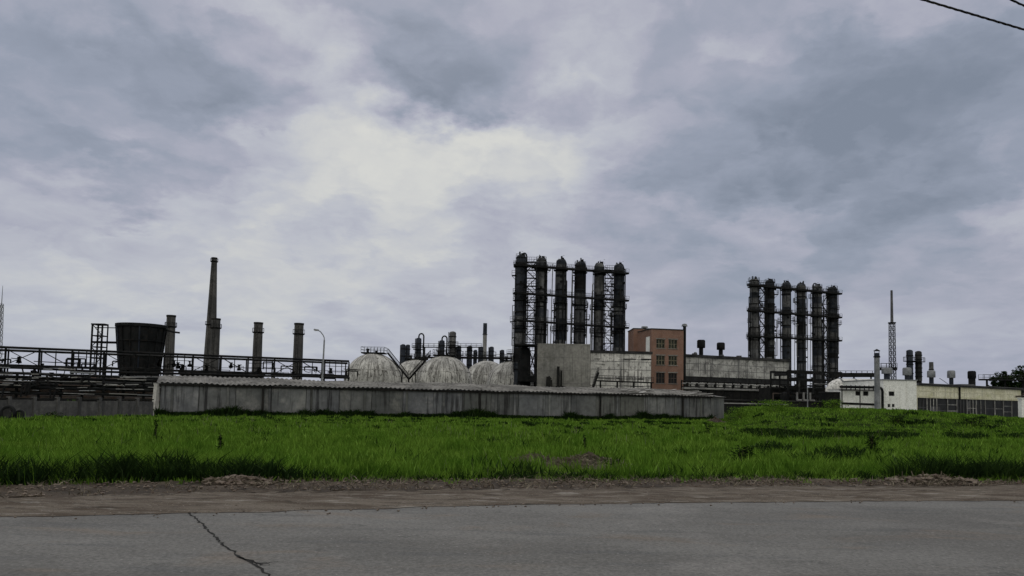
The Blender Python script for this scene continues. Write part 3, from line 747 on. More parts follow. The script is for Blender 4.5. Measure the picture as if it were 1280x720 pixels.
for i in range(nb+1):
    u = L*i/nb
    for s in (0, 2.2):
        mb = MB(); mb.bar(bl(u,s,-.1), bl(u,s,ZT-.1), .19 if s == 0 else .15); mb.build('post', M['black_steel'], t)
    if i < nb:
        u2 = L*(i+1)/nb
        mb = MB()
        if i % 3 == 0: mb.bar(bl(u,0,ZB), bl(u2,0,ZT-.2), .10); mb.bar(bl(u,0,ZT-.2), bl(u2,0,ZB), .10)
        elif i % 3 == 1: mb.bar(bl(u,0,ZT-.2), bl(u2,0,ZB), .12); mb.bar(bl(u+(u2-u)/2,0,ZB), bl(u+(u2-u)/2,0,ZT-.2), .10)
        else:
            for q in (.3, .62): mb.bar(bl(u,0,ZB+(ZT-ZB)*q), bl(u2,0,ZB+(ZT-ZB)*q), .08)
            for q in (.2, .45, .7): mb.bar(bl(u+(u2-u)*q,0,ZB), bl(u+(u2-u)*q,0,ZT), .10)
        mb.build('brace', M['black_steel'], t)
r = random.Random(12)
for z, s, rad, mt in ((4.62,-.6,.16,'black_steel'),(3.95,1.5,.2,'pale_pipe'),(3.5,-.7,.13,'black_steel'),(3.15,.4,.24,'black_steel'),(2.75,1.6,.2,'pipe_steel'),
                      (2.42,-.5,.14,'black_steel'),(2.1,.3,.25,'black_steel'),(1.7,1.4,.2,'black_steel'),(1.25,-.4,.22,'black_steel')):
    mb = MB(); pts = []
    for k in range(9): pts.append(Vector(bl(L*k/8, s, z + r.uniform(-.16,.16))))
    mb.path(pts, rad, 8); mb.build('pipe', M[mt], t, True)
for i in range(34):      # lengths of newer pale lagging and drooping cable trays on the tiers
    u = r.uniform(0, L*.5); z = r.choice((4.62,4.25,3.85,3.5,3.15,2.75,2.4,2.1)); mb = MB(); w_ = r.uniform(1.0, 4.5)
    mb.tube(bl(u,-.85,z+r.uniform(-.1,.1)), bl(u+w_,-.85,z+r.uniform(-.1,.1)), r.uniform(.07,.15), n=8); mb.build('lagging', M[r.choice(('pale_pipe','pale_pipe','galvanised','rusty_pipe'))], t, True)
for i in range(40):      # hangers, risers and drop legs
    u = r.uniform(0, L*.55); z = r.uniform(.8, 3.5); mb = MB(); s_ = r.uniform(-.9, 1.8)
    mb.bar(bl(u,s_,z), bl(u+r.uniform(-.5,.5),s_,min(5, z+r.uniform(.8,2.6))), r.uniform(.06,.14)); mb.build('hanger', M['black_steel'], t)
for i in range(34):
    u = r.uniform(0, L); s_ = r.uniform(-.3, 2); z = r.uniform(5.1, 6.2); w_ = r.uniform(.8, 5); mb = MB()
    mb.path([bl(u,s_,z), bl(u+w_*.5,s_,z-r.uniform(0,.12)), bl(min(L,u+w_),s_,z), bl(min(L,u+w_),s_,z-r.uniform(.3,.9))], r.uniform(.03,.08), 6); mb.build('thin_pipe', M[r.choice(('black_steel','pipe_steel'))], t, True)
for i in range(70):      # valves, loops and hangers along the tiers
    u = r.uniform(0, L); z = r.choice((5.0,4.5,4.0,3.3,2.6,2.0,5.3,5.6)); mb = MB()
    k = r.random()
    if k < .5:
        mb.lathe([(.05,0),(.3,.05),(.3,.35),(.12,.45),(.12,.8),(.28,.82),(.28,.9)], 0, 0, 8); vs = [(Vector(bl(u, r.uniform(-.6, 2), 0)) + Vector(v) + Vector((0,0,z))) for v in mb.v]; mb.v = [tuple(v) for v in vs]
        mb.build('valve', M['black_steel'], t)
    else:
        h = r.uniform(.5, 1.3); w = r.uniform(.6, 2.2); s = r.uniform(-.5, 2)
        mb.path([bl(u,s,z), bl(u,s,z+h), bl(u+w,s,z+h), bl(u+w,s,z)], .10, 6); mb.build('expansion_loop', M['black_steel'], t, True)
# second, lower rack in front with shelving-like bays
RA2 = P(-130, 470, 78); RA2.z = 0; RB2 = P(205, 470, 90); RB2.z = 0
t = thing('pipe_rack', 'low dark pipe rack with closely stacked pipes just behind the concrete fence', 'pipe rack', RA2)
L2, b2 = frame_between(RA2, RB2)
for i in range(13):
    u = L2*i/12; mb = MB(); mb.bar(b2(u,0,-.1), b2(u,0,3.5), .2); mb.bar(b2(u,-.5,3.3), b2(u,1.2,3.3), .16); mb.build('post', M['black_steel'], t)
for z, s, rad, mt in ((3.5,.0,.13,'black_steel'),(3.15,.6,.18,'black_steel'),(2.7,-.2,.13,'pipe_steel'),(2.35,.5,.2,'black_steel'),(2.0,-.3,.16,'black_steel'),(1.72,.3,.2,'rusty_pipe'),(1.38,-.2,.16,'black_steel'),(1.0,.3,.22,'rusty_pipe')):
    mb = MB(); pts = [Vector(b2(L2*k/7, s, z+r.uniform(-.07,.07))) for k in range(8)]; mb.path(pts, rad, 8); mb.build('pipe', M[mt], t, True)
for i in range(44):
    u = r.uniform(0, L2); z = r.choice((3.5,3.15,2.7,2.35,2.0,1.72,1.38)) + r.uniform(-.12,.12); mb = MB(); w_ = r.uniform(.6, 3.2)
    mb.tube(b2(u,-.55,z), b2(u+w_,-.55,z+r.uniform(-.06,.06)), r.uniform(.035,.075), n=6); mb.build('lagging', M[r.choice(('pale_pipe','pale_pipe','galvanised','rusty_pipe','concrete'))], t, True)
for i in range(36):
    u = r.uniform(0, L2); z = r.uniform(.6, 2.6); mb = MB(); s_ = r.uniform(-.7, -.4)
    k_ = r.random(); mb.path([b2(u,s_,z), b2(u+r.uniform(-.4,.4),s_,z+r.uniform(.6,1.3)), b2(u+r.uniform(.4,1.2),s_,z+r.uniform(.6,1.5))], r.uniform(.05,.14), 6); mb.build('drop_leg', M['black_steel'], t, True)
# row of low dark yard buildings behind the racks
for px0, px1, py, d0, d1, lab in ((-110, 62, 480, 118, 122, 'dark flat-roofed yard store behind the pipe bridge, at the frame edge'), (96, 216, 472, 124, 128, 'dark flat-roofed yard store below the black cooling hopper'),(225, 330, 465, 150, 155, 'dark low store behind the shed roof by the chimneys')):
    a = P(px0, py, d0); b = P(px1, py, d1); h = a.z; a.z = 0; b.z = 0
    t = thing('yard_store', lab, 'building', a); LL, w = frame_between(a, b)
    mb = MB(); c = [w(0,0,0), w(LL,0,0), w(LL,8,0), w(0,8,0)]
    for i in range(4):
        p, q = c[i], c[(i+1) % 4]; mb.quad(p, q, (q[0],q[1],h-.3), (p[0],p[1],h-.3))
    mb.build('wall', M['dark_wall'], t)
    mb = MB(); mb.add([w(-.3,-.3,h-.3), w(LL+.3,-.3,h-.3), w(LL+.3,8.3,h-.3), w(-.3,8.3,h-.3), w(-.3,-.3,h), w(LL+.3,-.3,h), w(LL+.3,8.3,h), w(-.3,8.3,h)], [(0,3,2,1),(4,5,6,7),(0,1,5,4),(1,2,6,5),(2,3,7,6),(3,0,4,7)])
    mb.build('roof', M['roofing_felt'], t)
    for k in range(5):
        mb = MB(); u = LL*(.1+.19*k); mb.add([w(u,-.02,h*.35), w(u+LL*.09,-.02,h*.35), w(u+LL*.09,-.02,h*.7), w(u,-.02,h*.7)], [(0,1,2,3)]); mb.build('window', M['dark_glass'], t)

# ------------------------------------------------------------------ black cooling hopper
d = 112; k_ = d/F; g = P(174, 470, d); g.z = 0
HT = P(174, 406, d).z
t = thing('cooling_tower', 'black steel cooling tower flaring upward like a bucket', 'cooling tower', g)
r1, r0 = 28*k_, 22.8*k_; zb = P(174, 462, d).z
mb = MB(); mb.lathe([(r0, zb-1.4), (r0, zb), (r1, HT-.35), (r1*.97, HT-.35), (r0*.9, zb+.4)], n=32, caps=False); mb.build('shell', M['black_steel'], t, True)
mb = MB(); mb.lathe([(r1+.02, HT-.5), (r1+.22, HT-.45), (r1+.22, HT), (r1-.2, HT), (r1-.2, HT-.5)], n=32, caps=False); mb.build('rim', M['black_steel'], t, True)
for i in range(16):
    a = 2*PI*i/16; mb = MB()
    mb.bar(((r0+.07)*math.cos(a), (r0+.07)*math.sin(a), zb), ((r1+.07)*math.cos(a), (r1+.07)*math.sin(a), HT-.5), .16, .14); mb.build('rib', M['vessel'] if i in (10, 13) else M['black_steel'], t)  # two front ribs take a bluish tone as painted reflections
for zz in (.33, .66):
    rr_ = r0+(r1-r0)*zz; mb = MB(); z = zb+(HT-.35-zb)*zz; mb.lathe([(rr_+.02,z-.08),(rr_+.2,z-.08),(rr_+.2,z+.08),(rr_+.02,z+.08)], n=32, caps=False); mb.build('ring', M['black_steel'], t, True)
mb = MB(); mb.box(-r0*1.02,-r0*1.02,zb-2.6,r0*1.02,r0*1.02,zb-1.4); mb.build('basin', M['black_steel'], t)
for sx in (-1, 1):
    for sy in (-1, 1):
        mb = MB(); mb.bar((sx*r0*.9, sy*r0*.9, -.1), (sx*r0*.9, sy*r0*.9, zb-2.6), .35); mb.build('leg', M['black_steel'], t)
mb = MB(); z = HT-1.2; mb.bar((-r1-3.5,-.4,z-1.6), (-r1+.2,-.4,z-1.6), .7, .3); mb.build('catwalk', M['black_steel'], t)
mb = MB(); mb.path([(-r1-3.2,-.7,HT-.6), (-r1+.1,-.7,HT-.6)], .07); mb.build('handrail', M['iron_rail'], t)
mb = MB(); mb.path([(r1-.2,0,HT-.55), (r1+1.5,0,HT-1.0), (r1+2.4,0,HT-1.1)], .16); mb.build('outlet_pipe', M['black_steel'], t, True)
# access tower beside it
d = 110; g = P(122, 470, d); g.z = 0; HT2 = P(122, 406, d).z; k_ = d/F
t = thing('access_tower', 'slim dark steel frame tower beside the black cooling tower', 'tower', g)
w = 12.5*k_/2
for sx in (-1, 1):
    for sy in (-1, 1):
        mb = MB(); mb.bar((sx*w, sy*w, -.1), (sx*w, sy*w, HT2), .2 if sy < 0 else .15); mb.build('post', M['black_steel'], t)
mb = MB()
nz = 7
for i in range(nz+1):
    z = HT2*i/nz
    for a, b in (((-w,-w),(w,-w)), ((w,-w),(w,w)), ((w,w),(-w,w)), ((-w,w),(-w,-w))): mb.bar((*a, z), (*b, z), .14)
mb.build('cross_beam', M['black_steel'], t)
mb = MB()
for i in range(nz):
    z0, z1 = HT2*i/nz, HT2*(i+1)/nz; s = 1 if i % 2 else -1
    mb.bar((-w*s,-w,z0), (w*s,-w,z1), .09)
mb.build('brace', M['black_steel'], t)
mb = MB(); mb.bar((-w-.2,-w*.3,HT2+.05), (w+.3,-w*.3,HT2+.05), 1.2, .18); mb.build('top_platform', M['black_steel'], t)
mb = MB()
for s in (-.2, .25): mb.bar((s,0,0), (s,0,HT2), .06)
for i in range(24): mb.bar((-.2,0,HT2*i/24), (.25,0,HT2*i/24), .05)
mb.build('ladder', M['iron_rail'], t)

# ------------------------------------------------------------------ brick chimneys
def chimney(px, pxb, w_top, w_bot, y_top, d, label, collars, group='brick chimneys on the left skyline', ybot=470):
    k = d/F; g = P(pxb, ybot, d); H = P(px, y_top, d).z; g.z = 0
    t = thing('chimney', label, 'chimney', g, 0, group)
    rt, rb = w_top*k/2, w_bot*k/2
    mb = MB(); mb.lathe([(rb*1.05, -.2), (rb, H*.05), (rt, H-.4), (rt*.8, H-.4), (rt*.8, H-2)], n=20, caps=False); mb.build('shaft', M['chimney_brick'], t, True)
    mb = MB(); mb.lathe([(rt*.82, H-.5), (rt*1.08, H-.5), (rt*1.1, H), (rt*.82, H)], n=20, caps=False); mb.build('cap', M['shed_dark'], t, True)
    for q in collars:
        r_ = rb + (rt-rb)*q; z = H*q
        mb = MB(); mb.lathe([(r_*.98, z-.25), (r_*1.12+.25, z), (r_*1.12+.25, z+.18), (r_*.98, z+.18)], n=20, caps=False); c = mb.build('gallery', M['black_steel'], t)
        mb = MB()
        for i in range(12):
            a, b = 2*PI*i/12, 2*PI*(i+1)/12; R2 = r_*1.12+.2
            mb.bar((R2*math.cos(a), R2*math.sin(a), z+.18), (R2*math.cos(a), R2*math.sin(a), z+1.2), .07)
            mb.bar((R2*math.cos(a), R2*math.sin(a), z+1.2), (R2*math.cos(b), R2*math.sin(b), z+1.2), .07)
        mb.build('railing', M['iron_rail'], c)
    mb = MB()
    for s in (-.25, .25): mb.bar((s, -rb-.12, 1), (s, -rt-.15, H-.5), .07)
    for i in range(int(H/1.2)):
        q = (i+1)/int(H/1.2+1); yy = -(rb + (rt-rb)*q) - .13; mb.bar((-.25, yy, H*q), (.25, yy, H*q), .06)
    mb.build('ladder', M['iron_rail'], t)
    return t
chimney(212.5, 210.5, 10.5, 12.5, 394, 200, 'short brick chimney beside the black cooling tower', (.86,))
chimney(267, 261.5, 6.5, 17.5, 322, 270, 'tallest brick chimney, a slender tapered one', (.52, .97, .18))
chimney(268, 267, 10.5, 11.5, 398, 220, 'short stout chimney overlapping the foot of the tallest chimney', (.88,))
chimney(322.5, 320.5, 10.5, 12.5, 403, 205, 'short brick chimney between the tallest chimney and the street lamp, nearer the tallest', (.87,))
chimney(373.5, 371.5, 11.0, 13.0, 404, 200, 'short brick chimney nearest the street lamp', (.86,))

# lattice masts
def lattice(t, h0, h1, w0, w1, n, mat, bar=.09):
    mb = MB()
    for sx, sy in ((-1,-1),(1,-1),(1,1),(-1,1)): mb.bar((sx*w0, sy*w0, h0), (sx*w1, sy*w1, h1), bar*1.4)
    mb.build('mast_frame', mat, t)
    mb = MB()
    for i in range(n):
        q0, q1 = i/n, (i+1)/n; a, b = w0+(w1-w0)*q0, w0+(w1-w0)*q1; z0, z1 = h0+(h1-h0)*q0, h0+(h1-h0)*q1
        for ax, ay, bx, by in ((-1,-1,1,-1),(1,-1,1,1),(1,1,-1,1),(-1,1,-1,-1)):
            mb.bar((ax*a, ay*a, z0), (bx*b, by*b, z1), bar); mb.bar((bx*a, by*a, z0), (ax*b, ay*b, z1), bar); mb.bar((ax*b, ay*b, z1), (bx*b, by*b, z1), bar)
    mb.build('bracing', mat, t)
d = 240; g = P(-3.5, 470, d); H = P(1.5, 357, d).z; g.z = 0
t = thing('lattice_mast', 'thin pale lattice mast on the skyline beyond the pipe bridge', 'mast', g)
lattice(t, 0, H-6, .9, .4, 16, M['galvanised'], .075); mb = MB(); mb.tube((0,0,H-6), (0,0,H), .15, .06, 6); mb.build('spike', M['galvanised'], t)
d = 150; g = P(1115.8, 475, d); H = P(1116.5, 363, d).z; HM = P(1116.5, 403, d).z; g.z = 0
t = thing('lattice_mast', 'tall thin mast, lattice below and a single tube above', 'mast', g)
lattice(t, 0, HM, .52, .42, 15, M['black_steel'], .06); mb = MB(); mb.tube((0,0,HM-.3), (0,0,H), .30, .22, 8); mb.build('tube', M['grey_fascia'], t, True)
mb = MB(); mb.lathe([(.3,HM-.2),(.75,HM-.2),(.75,HM),(.3,HM)], n=10); mb.build('collar', M['black_steel'], t)

# street lamp
d = 76; g = P(402, 480, d); g.z = 0; z1 = P(404, 425, d).z; z2 = P(397, 413, d).z; k = d/F
t = thing('street_lamp', 'grey street lamp post with one curved arm behind the shed', 'street lamp', g)
mb = MB(); mb.tube((0,0,-.1), (.12,0,z1), .13, .075, 10); mb.build('pole', M['galvanised'], t, True)
mb = MB(); mb.path([(.12,0,z1), (.10,0,z1+.25), (-.02,0,z1+.5), (-.3,0,z2-.12), (-.55,0,z2)], .05, 8); mb.build('arm', M['galvanised'], t, True)
mb = MB(); vs = [(-.50,-.12,z2-.04),(-1.0,-.14,z2+.02),(-1.0,.14,z2+.02),(-.50,.12,z2-.04),(-.50,-.06,z2+.1),(-.95,-.08,z2+.16),(-.95,.08,z2+.16),(-.50,.06,z2+.1)]
mb.add(vs, [(0,3,2,1),(4,5,6,7),(0,1,5,4),(1,2,6,5),(2,3,7,6),(3,0,4,7)]); mb.build('lamp_head', M['galvanised'], t)
mb = MB(); mb.box(-.92,-.09,z2-.06,-.6,.09,z2-.015); mb.build('lamp_glass', M['lamp_glass'], t)

# ------------------------------------------------------------------ spherical tanks
def sphere_tank(px, ytop, Rpx, d, label, platform=True, stair=1):
    k = d/F; R = Rpx*k; top = P(px, ytop, d); g = Vector((top.x, d, 0)); zc = top.z - R
    t = thing('spherical_tank', label, 'storage tank', g, 0, 'spherical storage tanks')
    prof = [(max(1e-4, R*math.sin(a)), zc - R*math.cos(a)) for a in np.linspace(.05, PI-.02, 22)]
    mb = MB(); mb.lathe(prof, n=40); mb.build('shell', M['tank_white'], t, True)
    for q in (-.35, .42):   # weld bands
        rr_ = R*math.cos(q); z = zc + R*math.sin(q); mb = MB(); mb.lathe([(rr_-.05,z-.09),(rr_+.07,z-.07),(rr_+.05,z+.07),(rr_-.05,z+.09)], n=40, caps=False); mb.build('weld_band', M['tank_white'], t, True)
    for i in range(8):
        a = 2*PI*(i+.5)/8; mb = MB(); mb.tube((R*.97*math.cos(a), R*.97*math.sin(a), -.1), (R*.97*math.cos(a), R*.97*math.sin(a), zc+.2), .28, n=8); mb.build('leg', M['pale_pipe'], t, True)
    zt = zc + R
    if platform:
        mb = MB(); pw = R*.40; mb.box(-pw,-pw*.7,zt-.15,pw,pw*.7,zt+.12); pl = mb.build('top_platform', M['black_steel'], t)
        mb = MB()
        for i in range(8):
            x = -pw + 2*pw*i/7
            for y in (-pw*.68, pw*.68): mb.bar((x,y,zt+.12), (x,y,zt+1.35), .07)
        for y in (-pw*.68, pw*.68):
            for z in (.7, 1.35): mb.bar((-pw,y,zt+z), (pw,y,zt+z), .07)
        for x in (-pw, pw):
            for z in (.7, 1.35): mb.bar((x,-pw*.68,zt+z), (x,pw*.68,zt+z), .07)
        mb.build('railing', M['iron_rail'], pl)
        for x_, h in ((-pw*.55, .9), (.2*pw, .5)):
            mb = MB(); mb.lathe([(.3,zt+.12),(.3,zt+.12+h*.7),(.42,zt+.12+h*.7),(.42,zt+.12+h)], x_, 0, 10); mb.build('valve', M['black_steel'], t)
    if stair:
        mb = MB(); s = stair; yy = -R*.12
        p0 = Vector((s*R*.50, yy, zt+.05)); p1 = Vector((s*R*1.24, yy, zc+R*.13))
        mb.bar(p0, p1, 1.0, .34)
        for off in (-.5, .5):
            mb.bar(p0+Vector((0,off,1.05)), p1+Vector((0,off,1.05)), .08)
            for i in range(15): q = p0.lerp(p1, i/14); mb.bar(q+Vector((0,off,0)), q+Vector((0,off,1.05)), .06)
        for q in (.35, .7, 1.0): e = p0.lerp(p1, q); mb.bar(e, (e.x, e.y, -.1), .22)
        mb.build('stair', M['black_steel'], t)
sphere_tank(467.5, 441.5, 36, 172, 'spherical white tank farthest from the column bank, railed platform on top')
sphere_tank(521, 449, 33, 198, 'half hidden dirty spherical tank between two larger domes', True, 0)
sphere_tank(556, 444.5, 35, 176, 'large stained spherical tank with stair, third dome from the lamp post', True, -1)
sphere_tank(609, 451, 30, 200, 'dirty spherical tank with dark stains, second dome from the column bank', False, 0)
sphere_tank(640, 451, 32, 192, 'paler spherical tank partly behind the first steel column', True, 0)

# ------------------------------------------------------------------ vessels behind the tanks
def vessel(px, w, y0, y1, d, label, mat='vessel', style=0, name='process_vessel', cat='process vessel', group='vessels behind the spherical tanks'):
    k = d/F; top = P(px, y0, d); zb = P(px, y1, d).z; r_ = w*k/2; H = top.z
    t = thing(name, label, cat, Vector((top.x, d, 0)), 0, group)
    hd = r_*.55
    mb = MB(); mb.lathe([(r_, zb), (r_, H-hd), (r_*.8, H-hd*.4), (r_*.3, H-.04), (1e-4, H)], n=16); mb.build('shell', M[mat], t, True)
    mb = MB(); mb.lathe([(r_*1.0, -.1), (r_*.9, zb)], n=12); mb.build('skirt', M['black_steel'], t)
    for q in ((.25, .55, .85) if style != 2 else (.15, .3, .45, .6, .75, .9)):
        z = zb + (H-hd-zb)*q; mb = MB(); mb.lathe([(r_*.99,z-.12),(r_*1.14,z-.12),(r_*1.14,z+.12),(r_*.99,z+.12)], n=16, caps=False); mb.build('flange', M['black_steel'], t)
    if style == 1:
        mb = MB(); pts = [(0,0,H-.1)] + [(r_*.9*(1-math.cos(a)), 0, H + r_*1.1*math.sin(a) + .3) for a in np.linspace(.3, PI-.2, 7)] + [(r_*1.8, 0, zb)]
        mb.path(pts, .22, 8); mb.build('overhead_pipe', M['black_steel'], t, True)
    mb = MB(); mb.tube((-r_*1.15,-.2,zb), (-r_*1.15,-.2,H-.3), .12, n=6); mb.build('riser_pipe', M['pipe_steel'], t, True)
    if style != 3:
        z = zb + (H-zb)*.62; mb = MB(); mb.lathe([(r_,z),(r_+.8,z),(r_+.8,z+.12),(r_,z+.12)], n=14, caps=False); pl = mb.build('platform', M['black_steel'], t)
        mb = MB(); R2 = r_+.75
        for i in range(10):
            a, b = 2*PI*i/10, 2*PI*(i+1)/10
            mb.bar((R2*math.cos(a),R2*math.sin(a),z+.1), (R2*math.cos(a),R2*math.sin(a),z+1.2), .07); mb.bar((R2*math.cos(a),R2*math.sin(a),z+1.2), (R2*math.cos(b),R2*math.sin(b),z+1.2), .07)
        mb.build('railing', M['iron_rail'], pl)
    return t
vessel(504, 5.5, 430, 462, 215, 'dark blue-black vessel, first of a close pair behind the domes', style=3)
vessel(510, 5.5, 430.5, 462, 216, 'dark blue-black vessel, second of a close pair behind the domes', style=3)
vessel(523.5, 7, 422, 462, 220, 'dark column with a hooked overhead pipe above the half hidden dome', style=1)
vessel(552.5, 7, 425, 462, 222, 'dark column with a hooked overhead pipe above the third dome', style=1)
vessel(566, 8.5, 414, 462, 224, 'tallest grey vessel behind the domes, banded with rings', 'cladding', style=2)
vessel(574, 5.5, 432, 464, 226, 'short dark vessel just right of the tallest grey banded one')
vessel(587.5, 6, 432, 464, 226, 'short dark vessel with platform above the gap between two domes')
vessel(601.5, 5.5, 433, 464, 228, 'short dark vessel just left of the slim pale-footed stack')
vessel(614.5, 6, 433, 464, 228, 'short dark vessel just right of the slim pale-footed stack')
def stack(px, w, y0, ymid, y1, d, label, m_low, m_high, cat='stack', cap=True):
    k = d/F; top = P(px, y0, d); zm = P(px, ymid, d).z; r_ = w*k/2; H = top.z; z0 = -.1
    t = thing('exhaust_stack', label, cat, Vector((top.x, d, 0)))
    mb = MB(); mb.lathe([(r_*1.1, z0), (r_, zm)], n=14); mb.build('lower_tube', M[m_low], t, True)
    mb = MB(); mb.lathe([(r_*1.04, zm), (r_*.98, H-.02), (r_*.7, H-.02), (r_*.7, H-1)], n=14, caps=False); mb.build('upper_tube', M[m_high], t, True)
    mb = MB(); mb.lathe([(r_*.95, zm-.1), (r_*1.25, zm-.1), (r_*1.25, zm+.1), (r_*.95, zm+.1)], n=14, caps=False); mb.build('flange', M['black_steel'], t)
    if cap:
        mb = MB(); mb.lathe([(r_*1.25, H+.25), (r_*1.2, H+.32), (1e-4, H+.6)], n=12); c = mb.build('rain_cap', M['black_steel'], t)
        mb = MB()
        for s in (-1, 1): mb.bar((s*r_*.9, 0, H-.1), (s*r_*.9, 0, H+.3), .06)
        mb.build('bracket', M['black_steel'], c)
    return t
stack(606.5, 5, 404, 418, 450, 250, 'slim stack behind the domes, pale below and dark above', 'pale_pipe', 'vessel', cap=False)
# walkway linking the vessels
def walkway(a, b, label, w=1.0, rail=True, supports=(), name='walkway', mat='black_steel', cat='walkway', group=None, npost=None, thick=.28):
    base = Vector((a.x, a.y, 0)); t = thing(name, label, cat, base, 0, group)
    L, f = frame_between(Vector((a.x,a.y,0)), Vector((b.x,b.y,0))); za, zb = a.z, b.z
    zz = lambda u: za + (zb-za)*u/L
    mb = MB(); mb.bar(f(0,0,za), f(L,0,zb), w, thick); mb.build('deck', M[mat], t)
    if rail:
        mb = MB(); n = npost or max(3, int(L/1.6))
        for s in (-w/2, w/2):
            for i in range(n+1):
                u = L*i/n; mb.bar(f(u,s,zz(u)), f(u,s,zz(u)+1.1), .06)
            for h in (.55, 1.1): mb.bar(f(0,s,za+h), f(L,s,zb+h), .06)
        mb.build('railing', M['iron_rail'], t)
    for u in supports:
        mb = MB(); mb.bar(f(L*u,0,-.1), f(L*u,0,zz(L*u)), .3); mb.build('post', M['black_steel'], t)
    return t
walkway(P(515,434,219), P(602,434,226), 'thin steel walkway linking the vessels high behind the domes', .8, supports=(.18,.62))
walkway(P(518,447,214), P(552,447,216), 'lower dark walkway between the two hooked-pipe columns', 1.2, supports=(.1,.9), thick=.5)
walkway(P(570,447,214), P(648,448,212), 'lower dark gangway running from the vessels to the first column', 1.4, supports=(.1,.5,.9), thick=.6)

walkway(P(634,442,206), P(650,442.5,207), 'short railed stage against the foot of the first column, above the paler dome', 1.4, supports=(.3,), thick=.3, npost=5)
vessel(628, 5, 437, 464, 230, 'small dark vessel nearest the short railed stage by the first column', style=3)
vessel(594.5, 4, 437, 464, 232, 'thinnest dark vessel, squeezed between two short ones behind the domes', style=3)
# ------------------------------------------------------------------ banks of distillation columns
def column(px, ytop, w, d, seed, label, group, variant, plats):
    r = random.Random(seed); k = d/F; top = P(px, ytop, d); R = w*k/2*.95; H = top.z
    gpt = P(px-.5, 490, d)
    t = thing('distillation_column', label, 'column', Vector((top.x - .012*H, d, 0)), 0, group)
    hd = R*r.uniform(.55, .85); Hs = H - hd - .55
    main = 'column_grey' if variant == 'grey' else 'column_steel'
    mb = MB(); mb.lathe([(R*1.1, -.1), (R*1.08, 6), (R, 6.05), (R, Hs), (R*.97, Hs+.02), (R*.9, Hs+hd*.45), (R*.6, Hs+hd*.82), (R*.25, Hs+hd*.97), (1e-4, Hs+hd)], n=22)
    mb.build('shell', M[main], t, True)
    # insulation bands of different age
    z = 7.0
    while z < Hs-1:
        h = r.uniform(1.2, 4.2)
        if r.random() < .75:
            z1 = min(z+h, Hs-.2); rr_ = R*r.uniform(1.02, 1.07); mb = MB()
            mb.lathe([(R*.99, z), (rr_, z+.02), (rr_, z1-.02), (R*.99, z1)], n=22, caps=False)
            mb.build('insulation_band', M[r.choice(('column_steel','column_grey','cladding','vessel','black_steel','column_grey'))] if variant != 'grey' else M[r.choice(('cladding','column_grey','column_steel'))], t, True)
        z += h + r.uniform(.3, 1.8)
    for q in (.22, .36, .5, .64, .78, .9):
        z = H*(q + r.uniform(-.03, .03)); mb = MB(); mb.lathe([(R,z-.16),(R*1.16,z-.16),(R*1.16,z+.16),(R,z+.16)], n=22, caps=False); mb.build('flange', M['black_steel'], t)
    for i, q in enumerate(plats):     # ring platforms
        z = H*q; mb = MB(); mb.lathe([(R,z),(R+.62,z),(R+.62,z+.14),(R,z+.14)], n=14, caps=False); pl = mb.build('platform', M['black_steel'], t)
        mb = MB(); R2 = R+.58
        for j in range(14):
            a, b = 2*PI*j/14, 2*PI*(j+1)/14
            mb.bar((R2*math.cos(a),R2*math.sin(a),z+.1), (R2*math.cos(a),R2*math.sin(a),z+1.2), .065)
            for h in (.65, 1.2): mb.bar((R2*math.cos(a),R2*math.sin(a),z+h), (R2*math.cos(b),R2*math.sin(b),z+h), .055)
        mb.build('railing', M['iron_rail'], pl)
    # overhead vapour pipe, running down the side
    s = r.choice((-1, 1)); mb = MB(); pr = R*.14
    tall = seed in (100, 204); e_ = 0 if tall else .75
    pts = [(s*R*.3*(not tall),0,Hs+hd-.25-e_), (s*R*.3*(not tall),0,H-.35-e_*.55), (s*R*.55,-.1,H-.08-e_*.7), (s*R*.85,-.1,H-.15-e_), (s*(R+.12),-.15,H-.9-e_), (s*(R+.12),-.15,6)]
    mb.path(pts, pr, 8); mb.build('vapour_pipe', M['column_steel'], t, True)
    for kk in range(3):
        a = r.uniform(PI, 2*PI); z0, z1 = r.uniform(4, 12), r.uniform(.5, .95)*H; mb = MB(); rr_ = R+.22
        mb.path([(rr_*math.cos(a),rr_*math.sin(a),z0), (rr_*math.cos(a),rr_*math.sin(a),z1), (R*.9*math.cos(a),R*.9*math.sin(a),z1+.2)], r.uniform(.07,.14), 6); mb.build('riser_pipe', M[r.choice(('pipe_steel','black_steel'))], t, True)
    for kk in range(7):
        a = r.choice((0, PI, PI*1.15, PI*1.85, PI*1.5)); z = r.uniform(.2, .95)*H; mb = MB()
        mb.tube((R*.9*math.cos(a),R*.9*math.sin(a),z), ((R+.45)*math.cos(a),(R+.45)*math.sin(a),z), .22, n=8); mb.tube(((R+.4)*math.cos(a),(R+.4)*math.sin(a),z), ((R+.52)*math.cos(a),(R+.52)*math.sin(a),z), .34, n=8); mb.build('nozzle', M['black_steel'], t)
    for kk in range(8):      # small side stages with rails, each on one flank only
        z = H*r.uniform(.2, .93); q_ = r.uniform(.6, 1.35); sd_ = r.choice((-1, 1)); x0, x1 = (R*.6, R+q_) if sd_ > 0 else (-R-q_, -R*.6); mb = MB()
        mb.box(x0, -.9, z, x1, .5, z+.13); st_ = mb.build('side_stage', M['black_steel'], t)
        mb = MB(); xe = x1-.03 if sd_ > 0 else x0+.03
        for yy in (-.87, -.2, .47): mb.bar((xe,yy,z+.13),(xe,yy,z+1.25),.07)
        for hh in (.7, 1.25): mb.bar((xe,-.87,z+hh),(xe,.47,z+hh),.06); mb.bar((sd_*R,-.87,z+hh),(xe,-.87,z+hh),.06)
        mb.build('railing', M['iron_rail'], st_)
        mb = MB(); mb.bar((sd_*R*.95, -.2, z-1.1), (xe, -.2, z), .09); mb.build('strut', M['black_steel'], st_)
